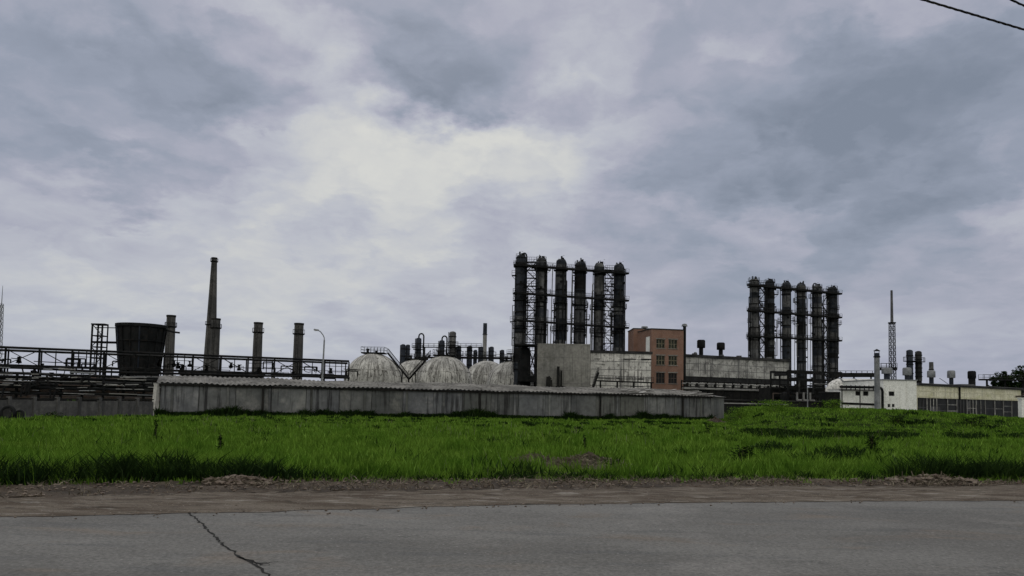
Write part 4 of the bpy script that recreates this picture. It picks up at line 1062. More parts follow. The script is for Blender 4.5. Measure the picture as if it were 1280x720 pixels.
    for kk in range(3):      # lagged side pipes standing off the shell
        sd_ = r.choice((-1, 1)); z0 = H*r.uniform(.15, .5); z1 = H*r.uniform(.6, .95); x_ = sd_*(R+r.uniform(.3,.75)); y_ = r.uniform(-.8,.2); mb = MB()
        mb.path([(sd_*R*.9,y_,z0),(x_,y_,z0),(x_,y_,z1),(sd_*R*.9,y_,z1)], r.uniform(.09,.17), 6); mb.build('side_pipe', M[r.choice(('galvanised','pipe_steel','pale_pipe'))], t, True)
    mb = MB(); a = PI*1.5 + r.uniform(-.9, .9); c, s_ = math.cos(a), math.sin(a); tx, ty = -s_, c
    for q in (-.25, .25): mb.bar(((R+.35)*c+tx*q,(R+.35)*s_+ty*q,1), ((R+.35)*c+tx*q,(R+.35)*s_+ty*q,H*.92), .06)
    for i in range(int(H/.9)): z = 1+i*.9; mb.bar(((R+.35)*c-tx*.25,(R+.35)*s_-ty*.25,z), ((R+.35)*c+tx*.25,(R+.35)*s_+ty*.25,z), .05)
    mb.build('ladder', M['iron_rail'], t)
    if r.random() < .5:
        mb = MB(); z = Hs - .1; R2 = R + r.uniform(.1, .45)      # railed stage round the head
        mb.lathe([(R,z),(R2,z),(R2,z+.12),(R,z+.12)], n=12, caps=False); hs_ = mb.build('head_stage', M['black_steel'], t)
        mb = MB()
        for j in range(7):
            a0_, b0_ = 2*PI*j/7, 2*PI*(j+1)/7; mb.bar((R2*math.cos(a0_),R2*math.sin(a0_),z), (R2*math.cos(a0_),R2*math.sin(a0_),z+1.0), .07)
            for h in (.5, 1.0): mb.bar((R2*math.cos(a0_),R2*math.sin(a0_),z+h), (R2*math.cos(b0_),R2*math.sin(b0_),z+h), .06)
        mb.build('railing', M['iron_rail'], hs_)
    mb = MB()
    for kk in range(4):
        x_, y_ = r.uniform(-R*.6,R*.6), r.uniform(-R*.6,R*.6); mb.bar((x_,y_,H-hd-.5), (x_,y_,H+r.uniform(-.5,.25)), r.uniform(.09,.35))
    mb.lathe([(.1,Hs+hd*.8),(.35,Hs+hd*.8),(.35,Hs+hd+.25),(.1,Hs+hd+.25)], R*.35, -R*.2, 8)
    mb.build('top_fittings', M['black_steel'], t)
    return t
gA = 'taller bank of six distillation columns'
A = [(654,316,13.5,180,'dark','taller bank, column standing clear of the grey block, nearest the domes'),(679,319,12,182,'grey','taller bank, second column from the domes, greyer'),(703.5,321,12.5,184,'dark','taller bank, third column from the domes, dark blue-black shell'),
     (727.5,324,13,186,'dark','taller bank, fourth column from the domes, with a wide collar'),(752,326,12,188,'grey','taller bank, grey column beside the last one, fifth from the domes'),(775.5,327,12.5,190,'dark','taller bank, last column, nearest the brick building')]
for i, (px, y, w, d, v, lab) in enumerate(A): column(px, y, w, d, 100+i, lab, gA, v, (.505,.685,.905))
gB = 'farther bank of six distillation columns'
Bk = [(944.5,346,11,220,'grey','farther bank, first column from the brick building, grey bands'),(964.5,348,11,222,'dark','farther bank, second column from the brick building'),(984.5,350,10.5,224,'dark','farther bank, third column from the brick building'),
      (1003.5,352,11,226,'dark','farther bank, fourth column from the brick building'),(1023.5,354,11,228,'grey','farther bank, fifth column, grey bands, next to the last'),(1042,356,11,230,'dark','farther bank, last column, nearest the thin mast')]
for i, (px, y, w, d, v, lab) in enumerate(Bk): column(px, y, w, d, 200+i, lab, gB, v, (.55,.735,.92))
names = ['top', 'upper middle', 'lower middle']
for (y0, y1, nm) in ((331,342,'highest'),(366,376,'middle'),(400,410,'lowest')):
    walkway(P(643,y0,176), P(785,y1,188.5), f'{nm} long walkway across the taller bank of columns', 1.1, group='walkways across the column banks', thick=.45)
for (y0, y1, nm) in ((356,367.5,'highest'),(388,397,'middle'),(420,426,'lowest')):
    walkway(P(935,y0,217), P(1051,y1,229), f'{nm} long walkway across the farther bank of columns', 1.2, group='walkways across the column banks', thick=.5)
for px, d, y0, y1, lab in ((691,183,330,432,'thin pale vertical pipe between second and third columns of the taller bank'),(695,183.5,333,432,'thin pale vertical pipe beside the third column of the taller bank'),(715.5,185,334,432,'thin pale vertical pipe between third and fourth columns of the taller bank'),
                           (739.5,187,370,432,'short thin pipe between fourth and fifth columns of the taller bank'),(994,225,360,470,'thin vertical pipe between third and fourth columns of the farther bank'),(1013.5,227,364,470,'thin vertical pipe between fourth and fifth columns of the farther bank')):
    q = P(px, y0, d); mb = MB(); mb.tube((-.012*q.z,0,-.1), (0,0,q.z), .11, n=8); tag(mb.build('vertical_pipe', M['galvanised'], loc=(q.x, d, 0)), lab, 'pipe')
def stair_tower(pxa, pxb, y0, d, label, levels, mat='iron_rail'):
    k = d/F; a, b = P(pxa, y0, d), P(pxb, y0, d); H = a.z; cx = (a.x+b.x)/2; w = (b.x-a.x)/2
    t = thing('stair_tower', label, 'stair tower', Vector((cx - .012*H, d, 0)))
    for sx in (-1,1):
        for sy in (-1,1): mb = MB(); mb.bar((sx*w,sy*w,-.1),(sx*w,sy*w,H),.16); mb.build('post', M['black_steel'], t)
    for i in range(levels):
        z = H*(i+1)/levels; zp = H*i/levels
        mb = MB(); mb.box(-w,-w,z-.1,w,w*.2,z); mb.build('landing', M['black_steel'], t)
        mb = MB(); s = 1 if i % 2 else -1
        mb.bar((-s*w*.9,w*.6,zp),(s*w*.9,w*.6,z),.7,.12); mb.bar((-s*w*.9,w*.2,zp+1.0),(s*w*.9,w*.2,z+1.0),.07)
        mb.build('flight', M[mat], t)
        mb = MB()
        for h in (.55,1.1): mb.bar((-w,-w,z+h),(w,-w,z+h),.07)
        for q in (-1,-.5,0,.5,1): mb.bar((w*q,-w,z),(w*q,-w,z+1.1),.06)
        mb.build('railing', M['iron_rail'], t)
stair_tower(660.5, 672.5, 328, 179, 'stair tower between the first two columns of the taller bank', 18)
stair_tower(758, 769, 338, 187, 'stair tower between the last two columns of the taller bank', 17)
stair_tower(950.5, 959, 356, 220, 'stair tower between the first two columns of the farther bank', 15)
stair_tower(1029.5, 1036.5, 370, 228, 'stair tower between the last two columns of the farther bank', 14)
# heavy steel base frame of the first column, in front of the tanks
d = 168; a = P(647, 470, d); b = P(672, 478, d)
t = thing('support_frame', 'dark heavy steel frame around the foot of the first tall column', 'frame', Vector((a.x, d, 0)))
W = b.x-a.x; HF = P(660, 432, d).z; zlow = P(660, 477, d).z
for x in (.3, W-.2):
    for y in (0, 5): mb = MB(); mb.bar((x,y,-.1),(x,y,HF if x > 1 else HF*.98),.7 if x > 1 else .5); mb.build('post', M['black_steel'], t)
mb = MB(); mb.box(.1,-.4,zlow,W+3,5.2,zlow+1.3); mb.build('deck', M['black_steel'], t)
mb = MB(); mb.box(-.8,-.4,HF,W+.4,5.2,HF+.35); mb.build('upper_deck', M['black_steel'], t)
mb = MB()
for q in range(8):
    x = -.8+(W+1.2)*q/7; mb.bar((x,-.4,HF+.35),(x,-.4,HF+1.5),.08)
mb.bar((-.8,-.4,HF+1.5),(W+.4,-.4,HF+1.5),.08); mb.build('railing', M['iron_rail'], t)
mb = MB(); mb.bar((W-.3,0,zlow+1.3),(W-2.2,0,HF),.22); mb.bar((W-2.2,0,zlow+1.3),(W-.3,0,HF),.22); mb.build('brace', M['black_steel'], t)
mb = MB(); mb.lathe([(.5,0),(1.35,.1),(1.35,HF-1),(.9,HF-.4),(.4,HF)], 1.6, 2.5, 14); mb.build('vessel', M['black_steel'], t, True)

# ------------------------------------------------------------------ buildings
def facade(mb, f, L, H, holes, depth=.25, z0=-.2):
    us = sorted({0, L, *[h[0] for h in holes], *[h[1] for h in holes]}); zs = sorted({z0, H, *[h[2] for h in holes], *[h[3] for h in holes]})
    for u0, u1 in zip(us[:-1], us[1:]):
        for w0, w1 in zip(zs[:-1], zs[1:]):
            cu, cz = (u0+u1)/2, (w0+w1)/2
            if any(h[0] < cu < h[1] and h[2] < cz < h[3] for h in holes): continue
            mb.quad(f(u0,0,w0), f(u1,0,w0), f(u1,0,w1), f(u0,0,w1))
    for h in holes:
        u0,u1,w0,w1 = h[:4]
        mb.quad(f(u0,0,w0),f(u1,0,w0),f(u1,depth,w0),f(u0,depth,w0)); mb.quad(f(u0,0,w1),f(u0,depth,w1),f(u1,depth,w1),f(u1,0,w1))
        mb.quad(f(u0,0,w0),f(u0,depth,w0),f(u0,depth,w1),f(u0,0,w1)); mb.quad(f(u1,0,w0),f(u1,0,w1),f(u1,depth,w1),f(u1,depth,w0))
def window(t, f, u0, u1, z0, z1, glass, frame, nx, nz, depth=.2, name='window', bw=.10):
    mb = MB()
    for i in range(nx+1): u = u0+(u1-u0)*i/nx; mb.bar(f(u,depth-.05,z0), f(u,depth-.05,z1), bw)
    for i in range(nz+1): z = z0+(z1-z0)*i/nz; mb.bar(f(u0,depth-.06,z), f(u1,depth-.06,z), bw)
    w = mb.build(name, M[frame], t)
    mb = MB(); mb.quad(f(u0,depth,z0), f(u1,depth,z0), f(u1,depth,z1), f(u0,depth,z1)); mb.build('pane', M[glass], w)
    return w
def side_walls(mb, f, L, W, H, z0=-.2):
    mb.quad(f(L,0,z0), f(L,W,z0), f(L,W,H), f(L,0,H)); mb.quad(f(0,W,z0), f(0,0,z0), f(0,0,H), f(0,W,H)); mb.quad(f(L,W,z0), f(0,W,z0), f(0,W,H), f(L,W,H))
def flat_roof(t, f, L, W, H, mat, th=.35, ov=.2, name='roof'):
    c = [f(-ov,-ov,0), f(L+ov,-ov,0), f(L+ov,W+ov,0), f(-ov,W+ov,0)]; mb = MB()
    mb.add([(p[0],p[1],z) for z in (H+.003, H+th) for p in c], [(0,3,2,1),(4,5,6,7),(0,1,5,4),(1,2,6,5),(2,3,7,6),(3,0,4,7)]); return mb.build(name, M[mat], t)
def seg(pxa, pxb, da, db, py):
    a = P(pxa, py, da); b = P(pxb, py, db); H = a.z; a.z = b.z = 0; L, f = frame_between(a, b); return a, b, L, f, H
def joints(t, f, L, H, nu, nz, mat, name='panel_joint', z0=0.0, w=.09):
    mb = MB()
    for i in range(1, nu): u = L*i/nu; mb.bar(f(u,-.012,z0), f(u,-.012,H-.02), w, .03)
    for i in range(1, nz): z = z0+(H-z0)*i/nz; mb.bar(f(.02,-.012,z), f(L-.02,-.012,z), .03, w*.8)
    return mb.build(name, M[mat], t)

# grey block
a, b, L, f, H = seg(672, 738, 150, 149.6, 430.5)
t = thing('concrete_block_building', 'windowless grey concrete block in front of the taller columns', 'building', a)
mb = MB(); facade(mb, f, L, H, []); side_walls(mb, f, L, 9, H); mb.build('wall', M['concrete'], t)
flat_roof(t, f, L, 9, H, 'concrete', .22, .04)
joints(t, f, L, H, 2, 5, 'grey_fascia', w=.05)
mb = MB(); c0 = .40*L
mb.box(c0-.5,-1.2,H*.30,c0+1.4,-.1,H*.36); mb.box(c0-.3,-1.1,H*.36,c0+.2,-.4,H*.66); mb.box(c0+.45,-1.0,H*.36,c0+.75,-.5,H*.60)
mb.path([(c0-1.6,-.8,H*.15),(c0-1.6,-.8,H*.45),(c0-2.1,-.8,H*.5),(c0-2.1,-.8,H*.1)], .35, 8); mb.path([(c0-1.6,-.8,H*.22),(c0-.4,-.8,H*.30)], .22, 8)
mb.build('wall_ducting', M['dark_wall'], t)
# white panel hall joined to it
a, b, L, f, H = seg(738.3, 814, 156, 157, 441)
t = thing('panel_hall', 'dirty white panel hall between the grey block and the brick building', 'building', a)
mb = MB(); facade(mb, f, L, H, []); side_walls(mb, f, L, 14, H); mb.build('wall', M['white_panel'], t)
flat_roof(t, f, L, 14, H, 'roofing_felt', .55, .25)
joints(t, f, L, H, 2, 7, 'grey_fascia', w=.12)
mb = MB()
rj = random.Random(3)
for _ in range(16):
    u, z = rj.uniform(.05,.9)*L, rj.choice((.82,.55,.42,.9))*H + rj.uniform(-.2,.2); mb.bar(f(u,-.016,z), f(min(L,u+rj.uniform(.5,3)),-.016,z+rj.uniform(-.05,.05)), .03, rj.uniform(.08,.22))
mb.build('broken_seam', M['roofing_felt'], t)
# gangway with railing in front of hall and a sloping stair
gw = walkway(P(747,476,148), P(816,478.5,152), 'railed dark pipe gangway along the white panel hall', .8, supports=(.05,.35,.65,.97), npost=20, thick=.25)
walkway(P(741,486,147.8), P(748,465.5,148), 'short steep dark stair rising to the gangway by the grey block', .7, npost=6, name='steel_stair', cat='stair')
# brick building
a, b, L, f, H = seg(814.5, 854.5, 162, 163.5, 411.5)
t = thing('brick_building', 'three storey red brick building with six dark windows and a pale side strip', 'building', a)
mb = MB(); holes = []
k = 162/F
for row, (yt, yb) in enumerate(((424,435),(444.5,456),(466,479))):
    for col, (xa, xb) in enumerate(((821,832.5),(837.5,849))):
        holes.append(((xa-814.5)*k, (xb-814.5)*k, P(830,yb,162).z, P(830,yt,162).z, row, col))
facade(mb, f, L, H, holes, .3); mb.build('wall', M['brick'], t)
mb = MB(); side_walls(mb, f, L, 12, H); mb.build('side_wall', M['brick'], t)
for h in holes:
    w = window(t, f, h[0], h[1], h[2], h[3], 'dark_glass' if h[4] == 2 else 'dusty_glass', 'rusty_pipe' if h[4] == 2 else 'cream_frame', 3, 2, .26)
    mb = MB(); mb.bar(f(h[0]-.15,-.05,h[2]-.08), f(h[1]+.15,-.05,h[2]-.08), .2, .12); mb.build('sill', M['concrete'], w)
    mb = MB(); mb.bar(f(h[0]-.15,-.012,h[3]+.14), f(h[1]+.15,-.012,h[3]+.14), .05, .22); mb.build('lintel', M['concrete'], w)
flat_roof(t, f, L, 12, H, 'roofing_felt', .22, .12)
for u, hh in ((L+.5, 1.2),):
    mb = MB(); mb.tube(f(u,.6,0), f(u,.6,H+1.2), .35, n=10); mb.build('drain_stack', M['black_steel'], t, True)
    mb = MB(); q = f(u,.6,0); mb.lathe([(.7,H+1.0),(.5,H+1.5),(.2,H+1.6)], q[0], q[1], 10); mb.build('cowl', M['galvanised'], t, True)
# its set-back wing on the left with a white jamb
a2, b2_, L2_, f2, H2 = seg(792, 814.2, 170, 170, 411)
t2 = thing('brick_wing', 'plain set back brick wing behind the left end of the three storey brick block', 'building', a2)
mb = MB(); facade(mb, f2, L2_, H2, []); side_walls(mb, f2, L2_, 8, H2); mb.build('wall', M['brick'], t2)
flat_roof(t2, f2, L2_, 8, H2, 'roofing_felt', .18, .12)
mb = MB(); mb.quad(f(-.03,3.2,H*.62), f(-.03,.9,H*.62), f(-.03,.9,H-1.5), f(-.03,3.2,H-1.5)); mb.build('corner_strip', M['white_paint'], t)
mb = MB(); q = f2(L2_*.75,3,0); mb.lathe([(.4,H2+.1),(.4,H2+.6),(.8,H2+.6),(.7,H2+.9)], q[0], q[1], 10); mb.build('roof_vent', M['galvanised'], t2)
# long hall behind to the right
def ventilator(parent, f, u, s, z0, ztop, w, dark=True, wcap=None):
    q = f(u, s, 0); h = ztop-z0; wc = wcap or w*1.9
    mb = MB(); mb.lathe([(w/2, z0-.2), (w/2, z0+h*.55)], q[0], q[1], 12); v = mb.build('ventilator', M['black_steel' if dark else 'vessel'], parent, True)
    mb = MB(); mb.lathe([(wc/2*.94, z0+h*.5), (wc/2, z0+h*.52), (wc/2, z0+h*.93), (wc/2*.8, ztop), (1e-3, ztop+.05)], q[0], q[1], 14); mb.build('hood', M['black_steel' if dark else 'galvanised'], v, True)
a, b, L, f, H = seg(856, 986, 166, 178, 446)
k = 172/F
t = thing('long_hall', 'long flat hall with pale panel band over dark glazing, beside the brick building', 'building', a)
zz = lambda py: P(856, py, 166).z
z1, z2_, z3, z4 = zz(470), zz(477.5), zz(486.5), zz(505)
mb = MB(); facade(mb, f, L, H, [(.05, L-.05, z1+.02, z1+.04)] if 0 else [], .2, z1); mb.build('panel_band', M['grey_panel'], t)
mb = MB(); facade(mb, f, L, z2_, [], .2, z3); mb.build('lower_panel_band', M['grey_panel'], t)
joints(t, f, L, H, 4, 3, 'grey_fascia', z0=z1, w=.12)
mb = MB(); facade(mb, lambda u,s,z: f(u,s+.25,z), L, z1+.1, [], .2, -.2); mb.build('lower_wall', M['dark_wall'], t)
mb = MB(); mb.quad(f(.02,.15,z2_-.02), f(L-.02,.15,z2_-.02), f(L-.02,.15,z1+.02), f(.02,.15,z1+.02)); w = mb.build('window_strip', M['dark_glass'], t)
mb = MB()
for i in range(27): u = .1+(L-.2)*i/26; mb.bar(f(u,.12,z2_), f(u,.12,z1), .09)
mb.build('mullions', M['iron_rail'], w)
mb = MB(); side_walls(mb, f, L, 16, H); mb.build('side_wall', M['grey_panel'], t)
rf = flat_roof(t, f, L, 16, H, 'roofing_felt', .6, .35)
for px, yt, w in ((860.5,421,1.0),(892.5,424.5,1.0),(923,427,1.0)):
    ventilator(rf, f, (px-856)*k, 3.0, H+.6, P(px,yt,170).z, w)
mb = MB(); q = f(L*.17, 3, 0); mb.lathe([(.5,H+.5),(.5,H+1.0),(.3,H+1.4),(1e-3,H+1.5)], q[0], q[1], 10); mb.build('dome_vent', M['galvanised'], rf, True)
for s_ in (0.1, .35, .52, .82):
    mb = MB(); mb.box(*[x for x in (f(L*s_,1.0,H+.6)[0],f(L*s_,1.0,0)[1],H+.6)], f(L*s_,1.0,0)[0]+.9, f(L*s_,1.0,0)[1]+1.2, H+1.0); mb.build('roof_box', M['grey_fascia'], rf)
# pipes running past the hall
t = thing('pipe_rack', 'pale twin pipes on dark posts running past the long hall', 'pipe rack', Vector((P(853,480,158).x, 158, 0)))
aa = Vector((P(853,480,158).x,158,0)); bb = Vector((P(986,480,170).x,170,0)); Lp, fp = frame_between(aa, bb)
za_, zb_ = P(853,476,158).z, P(853,485,158).z
for z, mt, rad in ((za_,'black_steel',.13),(za_-.55,'pale_pipe',.18),(zb_+.35,'pipe_steel',.12),(zb_-.05,'pale_pipe',.22)):
    mb = MB(); mb.tube(fp(0,0,z), fp(Lp,0,z), rad, n=8); mb.build('pipe', M[mt], t, True)
for i in range(14):
    u = Lp*i/13; mb = MB(); mb.bar(fp(u,.3,-.1), fp(u,.3,za_+.2), .22); mb.build('post', M['black_steel'], t)
for i in range(12):
    u = Lp*(i+.5)/12; mb = MB(); mb.box(fp(u,0,0)[0]-.25,fp(u,0,0)[1]-.3,zb_+.3,fp(u,0,0)[0]+.25,fp(u,0,0)[1]+.3,za_-.4); mb.build('valve', M['black_steel'], t)
# low dark store in front of the hall
a, b, L, f, H = seg(897, 1052, 112, 118, 500)
t = thing('yard_store', 'dark low store in front of the long hall, behind the grassy bank', 'building', a)
mb = MB(); facade(mb, f, L, H, []); side_walls(mb, f, L, 6, H); mb.build('wall', M['dark_wall'], t)
flat_roof(t, f, L, 6, H, 'roofing_felt', .15, .3)
mb = MB(); mb.bar(f(0,-.2,H*.8), f(L*.55,-.2,H*.8), .12, .16); mb.build('wall_pipe', M['pale_pipe'], t)

# tangle of process pipework at the foot of the farther bank
d = 140; a = P(985, 500, d); b = P(1052, 500, d+4); a.z = b.z = 0
L, f = frame_between(a, b)
t = thing('process_rack', 'dense dark process pipework at the foot of the farther column bank', 'pipe rack', a)
HT3 = P(1000, 463, d).z
for i in range(7):
    u = L*i/6
    for s in (0, 5): mb = MB(); mb.bar(f(u,s,-.1), f(u,s,HT3), .28); mb.build('post', M['black_steel'], t)
for q in (.22, .42, .6, .8, .98):
    mb = MB(); mb.bar(f(0,0,HT3*q), f(L,0,HT3*q), .25, .4); mb.bar(f(0,5,HT3*q), f(L,5,HT3*q), .25, .4); mb.build('beam', M['black_steel'], t)
r = random.Random(31)
for i in range(26):
    u0, s0, z0 = r.uniform(0,L), r.uniform(-.6,5), r.uniform(.1,.95)*HT3
    pts = [f(u0,s0,z0)]; u, s, z = u0, s0, z0
    for kk in range(r.randint(2,5)):
        c = r.random()
        if c < .5: u = min(L, max(0, u + r.uniform(-4,4)))
        elif c < .85: z = min(HT3, max(.2, z + r.uniform(-3,3)))
        else: s = r.uniform(-.6, 5)
        pts.append(f(u,s,z))
    mb = MB(); mb.path(pts, r.uniform(.08,.22), 6); mb.build('pipe', M[r.choice(('black_steel','black_steel','pipe_steel','pipe_steel','pale_pipe','rusty_pipe'))], t, True)
for i in range(5):
    u = L*(.1+.18*i); mb = MB(); h = r.uniform(1.5,3.0); q = f(u, 2.5, 0); mb.lathe([(.3,.5),(.8,.9),(.8,.9+h),(.5,1.3+h),(1e-3,1.5+h)], q[0], q[1], 12); mb.build('drum', M[r.choice(('black_steel','vessel','pipe_steel'))], t, True)
mb = MB()
for i in range(3): mb.path([f(L*(.12+.12*i),-.7,HT3*.5), f(L*(.12+.12*i),-.7,HT3*.32), f(L*(.2+.12*i),-.7,HT3*.32)], .2, 8)
mb.build('pale_elbow', M['pale_pipe'], t, True)
mb = MB(); mb.box(*f(L*.05,6,0)[:2], .0, f(L*.95,6,0)[0], f(L*.95,6,0)[1]+3, HT3*.62); mb.build('machine_house', M['dark_wall'], t)
# thin pole in front
g = P(1009.5, 506, 100); g.z = 0; mb = MB(); mb.tube((0,0,-.1), (0,0,P(1009.5,484,100).z), .09, .07, 8)
tag(mb.build('pole', M['galvanised'], loc=g), 'thin grey pole before the dark process pipework', 'pole')

# dark pipe bridge behind the white works, linking to the mast
a = P(1040, 469, 185); b = P(1094, 469, 190)
t = walkway(a, b, 'dark raised pipe bridge running from the farther columns towards the mast', 1.6, supports=(.1,.5,.9), thick=1.0, name='pipe_bridge', cat='pipe bridge')
walkway(P(1098,461,150), P(1118,461,151.5), 'short railed landing reaching from the mast to the grey stack', 1.4, supports=(.4,), thick=.6)

# ------------------------------------------------------------------ white works on the right
dW = 116
g = P(1074, 490, 131); R_ = 16*131/F; zc = P(1074, 489.5, 131).z
t = thing('horizontal_tank', 'white horizontal tank with a rounded end behind the white works', 'tank', Vector((P(1032,489,131).x, 131, 0)))
Lt = P(1098,489,131).x - P(1032,489,131).x
mb = MB(); n = 24; rings = []
for j, (x, rr_) in enumerate([(0,.02),(.25,.35),(.8,.66),(1.5,.88),(2.4,1.0),(Lt,1.0),(Lt,.02)]):
    rings.append([(x, R_*rr_*math.cos(2*PI*i/n), zc + R_*rr_*math.sin(2*PI*i/n)) for i in range(n)])
vs = [p for rg in rings for p in rg]
fs = [(j*n+i, j*n+(i+1) % n, (j+1)*n+(i+1) % n, (j+1)*n+i) for j in range(len(rings)-1) for i in range(n)]
mb.add(vs, fs); mb.build('shell', M['white_panel'], t, True)
for x in (2.4, 5.0):
    mb = MB(); vs = []
    mb.lathe([(R_*.99,-.12),(R_*1.03,-.1),(R_*1.03,.1),(R_*.99,.12)], n=24, caps=False); mb.v = [(x+v[2], v[0], zc+v[1]) for v in mb.v]; mb.build('band', M['galvanised'], t, True)
for x in (2.0, Lt-1.5):
    mb = MB(); mb.box(x-.4,-R_*.8,-.1,x+.4,R_*.8,zc-R_*.6); mb.build('saddle', M['concrete'], t)
a, b, L, f, H = seg(1051.5, 1104, dW, dW+.5, 487)
t = thing('white_works', 'low white rendered works with a taller block and small dark vents', 'building', a)
k = dW/F
mb = MB(); hs = []
for px0, px1, y0, y1 in ((1070,1076.5,489,494.5),(1080,1087,489,494.5)): hs.append(((px0-1051.5)*k,(px1-1051.5)*k,P(1075,y1,dW).z,P(1075,y0,dW).z))
facade(mb, f, L, H, hs, .3); side_walls(mb, f, L, 4, H); mb.build('low_wall', M['white_paint'], t)
for h in hs: window(t, f, *h, 'dark_glass', 'iron_rail', 2, 3, .25, 'vent_opening', .06)
flat_roof(t, f, L, 4, H, 'white_panel', .18, .1)
zb5 = P(1075,504.5,dW).z
mb = MB(); mb.bar(f(0,-.05,zb5), f(L*.85,-.05,zb5-.1), .1, .32); mb.build('base_pipe', M['black_steel'], t)
a2, b2_, L2_, f2, H2 = seg(1104.2, 1145.5, dW-.8, dW-.4, 475)
f2w = lambda u, s, z: tuple(Vector(f2(u,s,z)) + (a2 - a))
mb = MB(); hs = []
for px0, px1, y0, y1 in ((1111,1118.5,489.5,495),(1109.5,1113,505,509),(1115,1118.5,505,509)): hs.append(((px0-1104.2)*k,(px1-1104.2)*k,P(1114,y1,dW).z,P(1114,y0,dW).z))
facade(mb, f2w, L2_, H2, hs, .3); side_walls(mb, f2w, L2_, 12, H2); mb.build('block_wall', M['white_paint'], t)
for h in hs: window(t, f2w, *h, 'dark_glass', 'iron_rail', 2, 2, .25, 'vent_opening', .06)
rf = flat_roof(t, f2w, L2_, 12, H2, 'galvanised', .15, .12, 'block_roof')
ventilator(rf, f2w, (1123.5-1104.2)*k, 3, H2+.15, P(1123,459,dW).z, .85, False)
# dark pipe with elbow along the white wall
t = thing('wall_pipe', 'dark pipe on brackets running along the white works and turning down', 'pipe', Vector((P(1050,484,dW-1).x, dW-1, 0)))
zP = P(1050,483.5,dW-1).z; zQ = P(1103,484,dW-1).z; xe = P(1103,484,dW-1).x - P(1050,484,dW-1).x
mb = MB(); mb.path([(0,0,zP),(xe-.5,0,zP),(xe-.15,0,zP-.15),(xe,0,zP-.5),(xe,0,-.1)], .2, 8); mb.build('pipe', M['black_steel'], t, True)
for i in range(9):
    mb = MB(); x = .3+i*(xe-1)/8; mb.bar((x,0,-.05 if i % 4 == 0 else zP-.5),(x,0,zP+.28),.12); mb.build('bracket', M['pipe_steel'], t)
mb = MB(); mb.tube((0,.25,zP-.45),(xe-.5,.25,zP-.45),.14,n=8); mb.build('lower_pipe', M['pale_pipe'], t, True)
stack(1096, 6.3, 441, 446, 511, 110, 'plain grey freestanding exhaust stack with dark tip before the white works', 'galvanised', 'vessel')
# dark pump house left of the white works, under the tank
a, b, L, f, H = seg(1033, 1051, 116, 116.4, 489)
t = thing('pump_house', 'small dark pump house beneath the rounded tank end', 'building', a)
mb = MB(); facade(mb, f, L, H-.2, []); side_walls(mb, f, L, 2, H-.2); mb.build('wall', M['dark_wall'], t); flat_roof(t, f, L, 2, H-.2, 'roofing_felt', .12, .1)
mb = MB(); mb.path([f(L*.2,-.3,.5), f(L*.2,-.3,H*.7), f(L*.8,-.3,H*.7)], .12); mb.build('pipe', M['pipe_steel'], t, True)
# twin banded columns and small stack
vessel(1137, 7.5, 437, 476, 200, 'dark slim vessel, left of a banded pair beyond the white works', style=0, group='vessels beyond the white works', mat='vessel')
vessel(1148, 7.5, 438.5, 476, 201, 'ring banded vessel, right of a pair beyond the white works', style=2, group='vessels beyond the white works', mat='pipe_steel')
stack(1164, 5, 452.5, 462, 478, 180, 'short pale stack with banded top beyond the glazed hall', 'pale_pipe', 'cladding', cap=False)
# glazed hall
a, b, L, f, H = seg(1146, 1276, 134, 153, 481.5)
t = thing('glazed_hall', 'long low hall with cream band over tall dark windows', 'building', a)
zc_ = P(1146, 497, 134).z; zg = P(1146, 521, 134).z
nW = 11; holes = []
for i in range(nW): holes.append((L*i/nW+.12, L*(i+1)/nW-.12, zg, zc_))
mb = MB(); facade(mb, f, L, H, [(.15, L-.15, zg, zc_)], .3); mb.build('wall', M['cream_band'], t)
mb = MB(); side_walls(mb, f, L, 14, H); mb.build('side_wall', M['cream_band'], t)
rw = random.Random(9)
for h in holes:
    w = window(t, f, *h, 'dark_glass', rw.choice(('grey_panel','white_panel','grey_panel','grey_fascia')), rw.choice((1,2,3)), rw.choice((1,2,3)), .25, 'window', rw.choice((.06,.08,.12)))
    for kk in range(rw.choice((0,0,1,2))):       # boarded or dusty panes
        c0 = rw.choice((0,.33,.66)); z0 = rw.choice((0,.33)); mb = MB()
        u0 = h[0]+(h[1]-h[0])*c0; zz0 = h[2]+(h[3]-h[2])*z0
        mb.quad(f(u0+.06,.235,zz0+.06), f(u0+(h[1]-h[0])*.3,.235,zz0+.06), f(u0+(h[1]-h[0])*.3,.235,zz0+(h[3]-h[2])*.55), f(u0+.06,.235,zz0+(h[3]-h[2])*.55)); mb.build('boarded_pane', M['grey_fascia'], w)
mb = MB(); mb.bar(f(0,-.02,H-1.0), f(L,-.02,H-1.0), .06, .16); mb.bar(f(0,-.02,zc_+.25), f(L,-.02,zc_+.25), .06, .12); mb.build('moss_streak_ledge', M['cream_band'], t)
rf = flat_roof(t, f, L, 14, H, 'grey_fascia', .42, .35)
mb = MB(); mb.bar(f(0,-.45,H+.25), f(L,-.45,H+.25), .18, .16); mb.build('gutter', M['roofing_felt'], t)
u = L*.37; mb = MB(); mb.tube(f(u,-.2,zc_-.1), f(u,-.2,H), .16, n=8); mb.build('downpipe', M['black_steel'], t, True)
mb = MB(); mb.path([f(L*.93,-.3,zc_+.9), f(L,-.3,zc_+1.0), f(L+.3,-.3,zc_+1.6)], .13, 8); mb.build('rusty_outlet', M['rusty_pipe'], t, True)
kk = L/130
for px, yt, w, hood in ((1150,460,.8,None),(1177,463.5,.75,None),(1200.5,463.5,.75,None),(1226,464,1.25,1.5)):
    u = (px-1146)*kk*1.0; dd = a.y + (b.y-a.y)*u/L + 2.5
    ventilator(rf, f, u*1.02, 2.5, H+.42, P(px,yt,dd).z, w, px == 1226, hood)
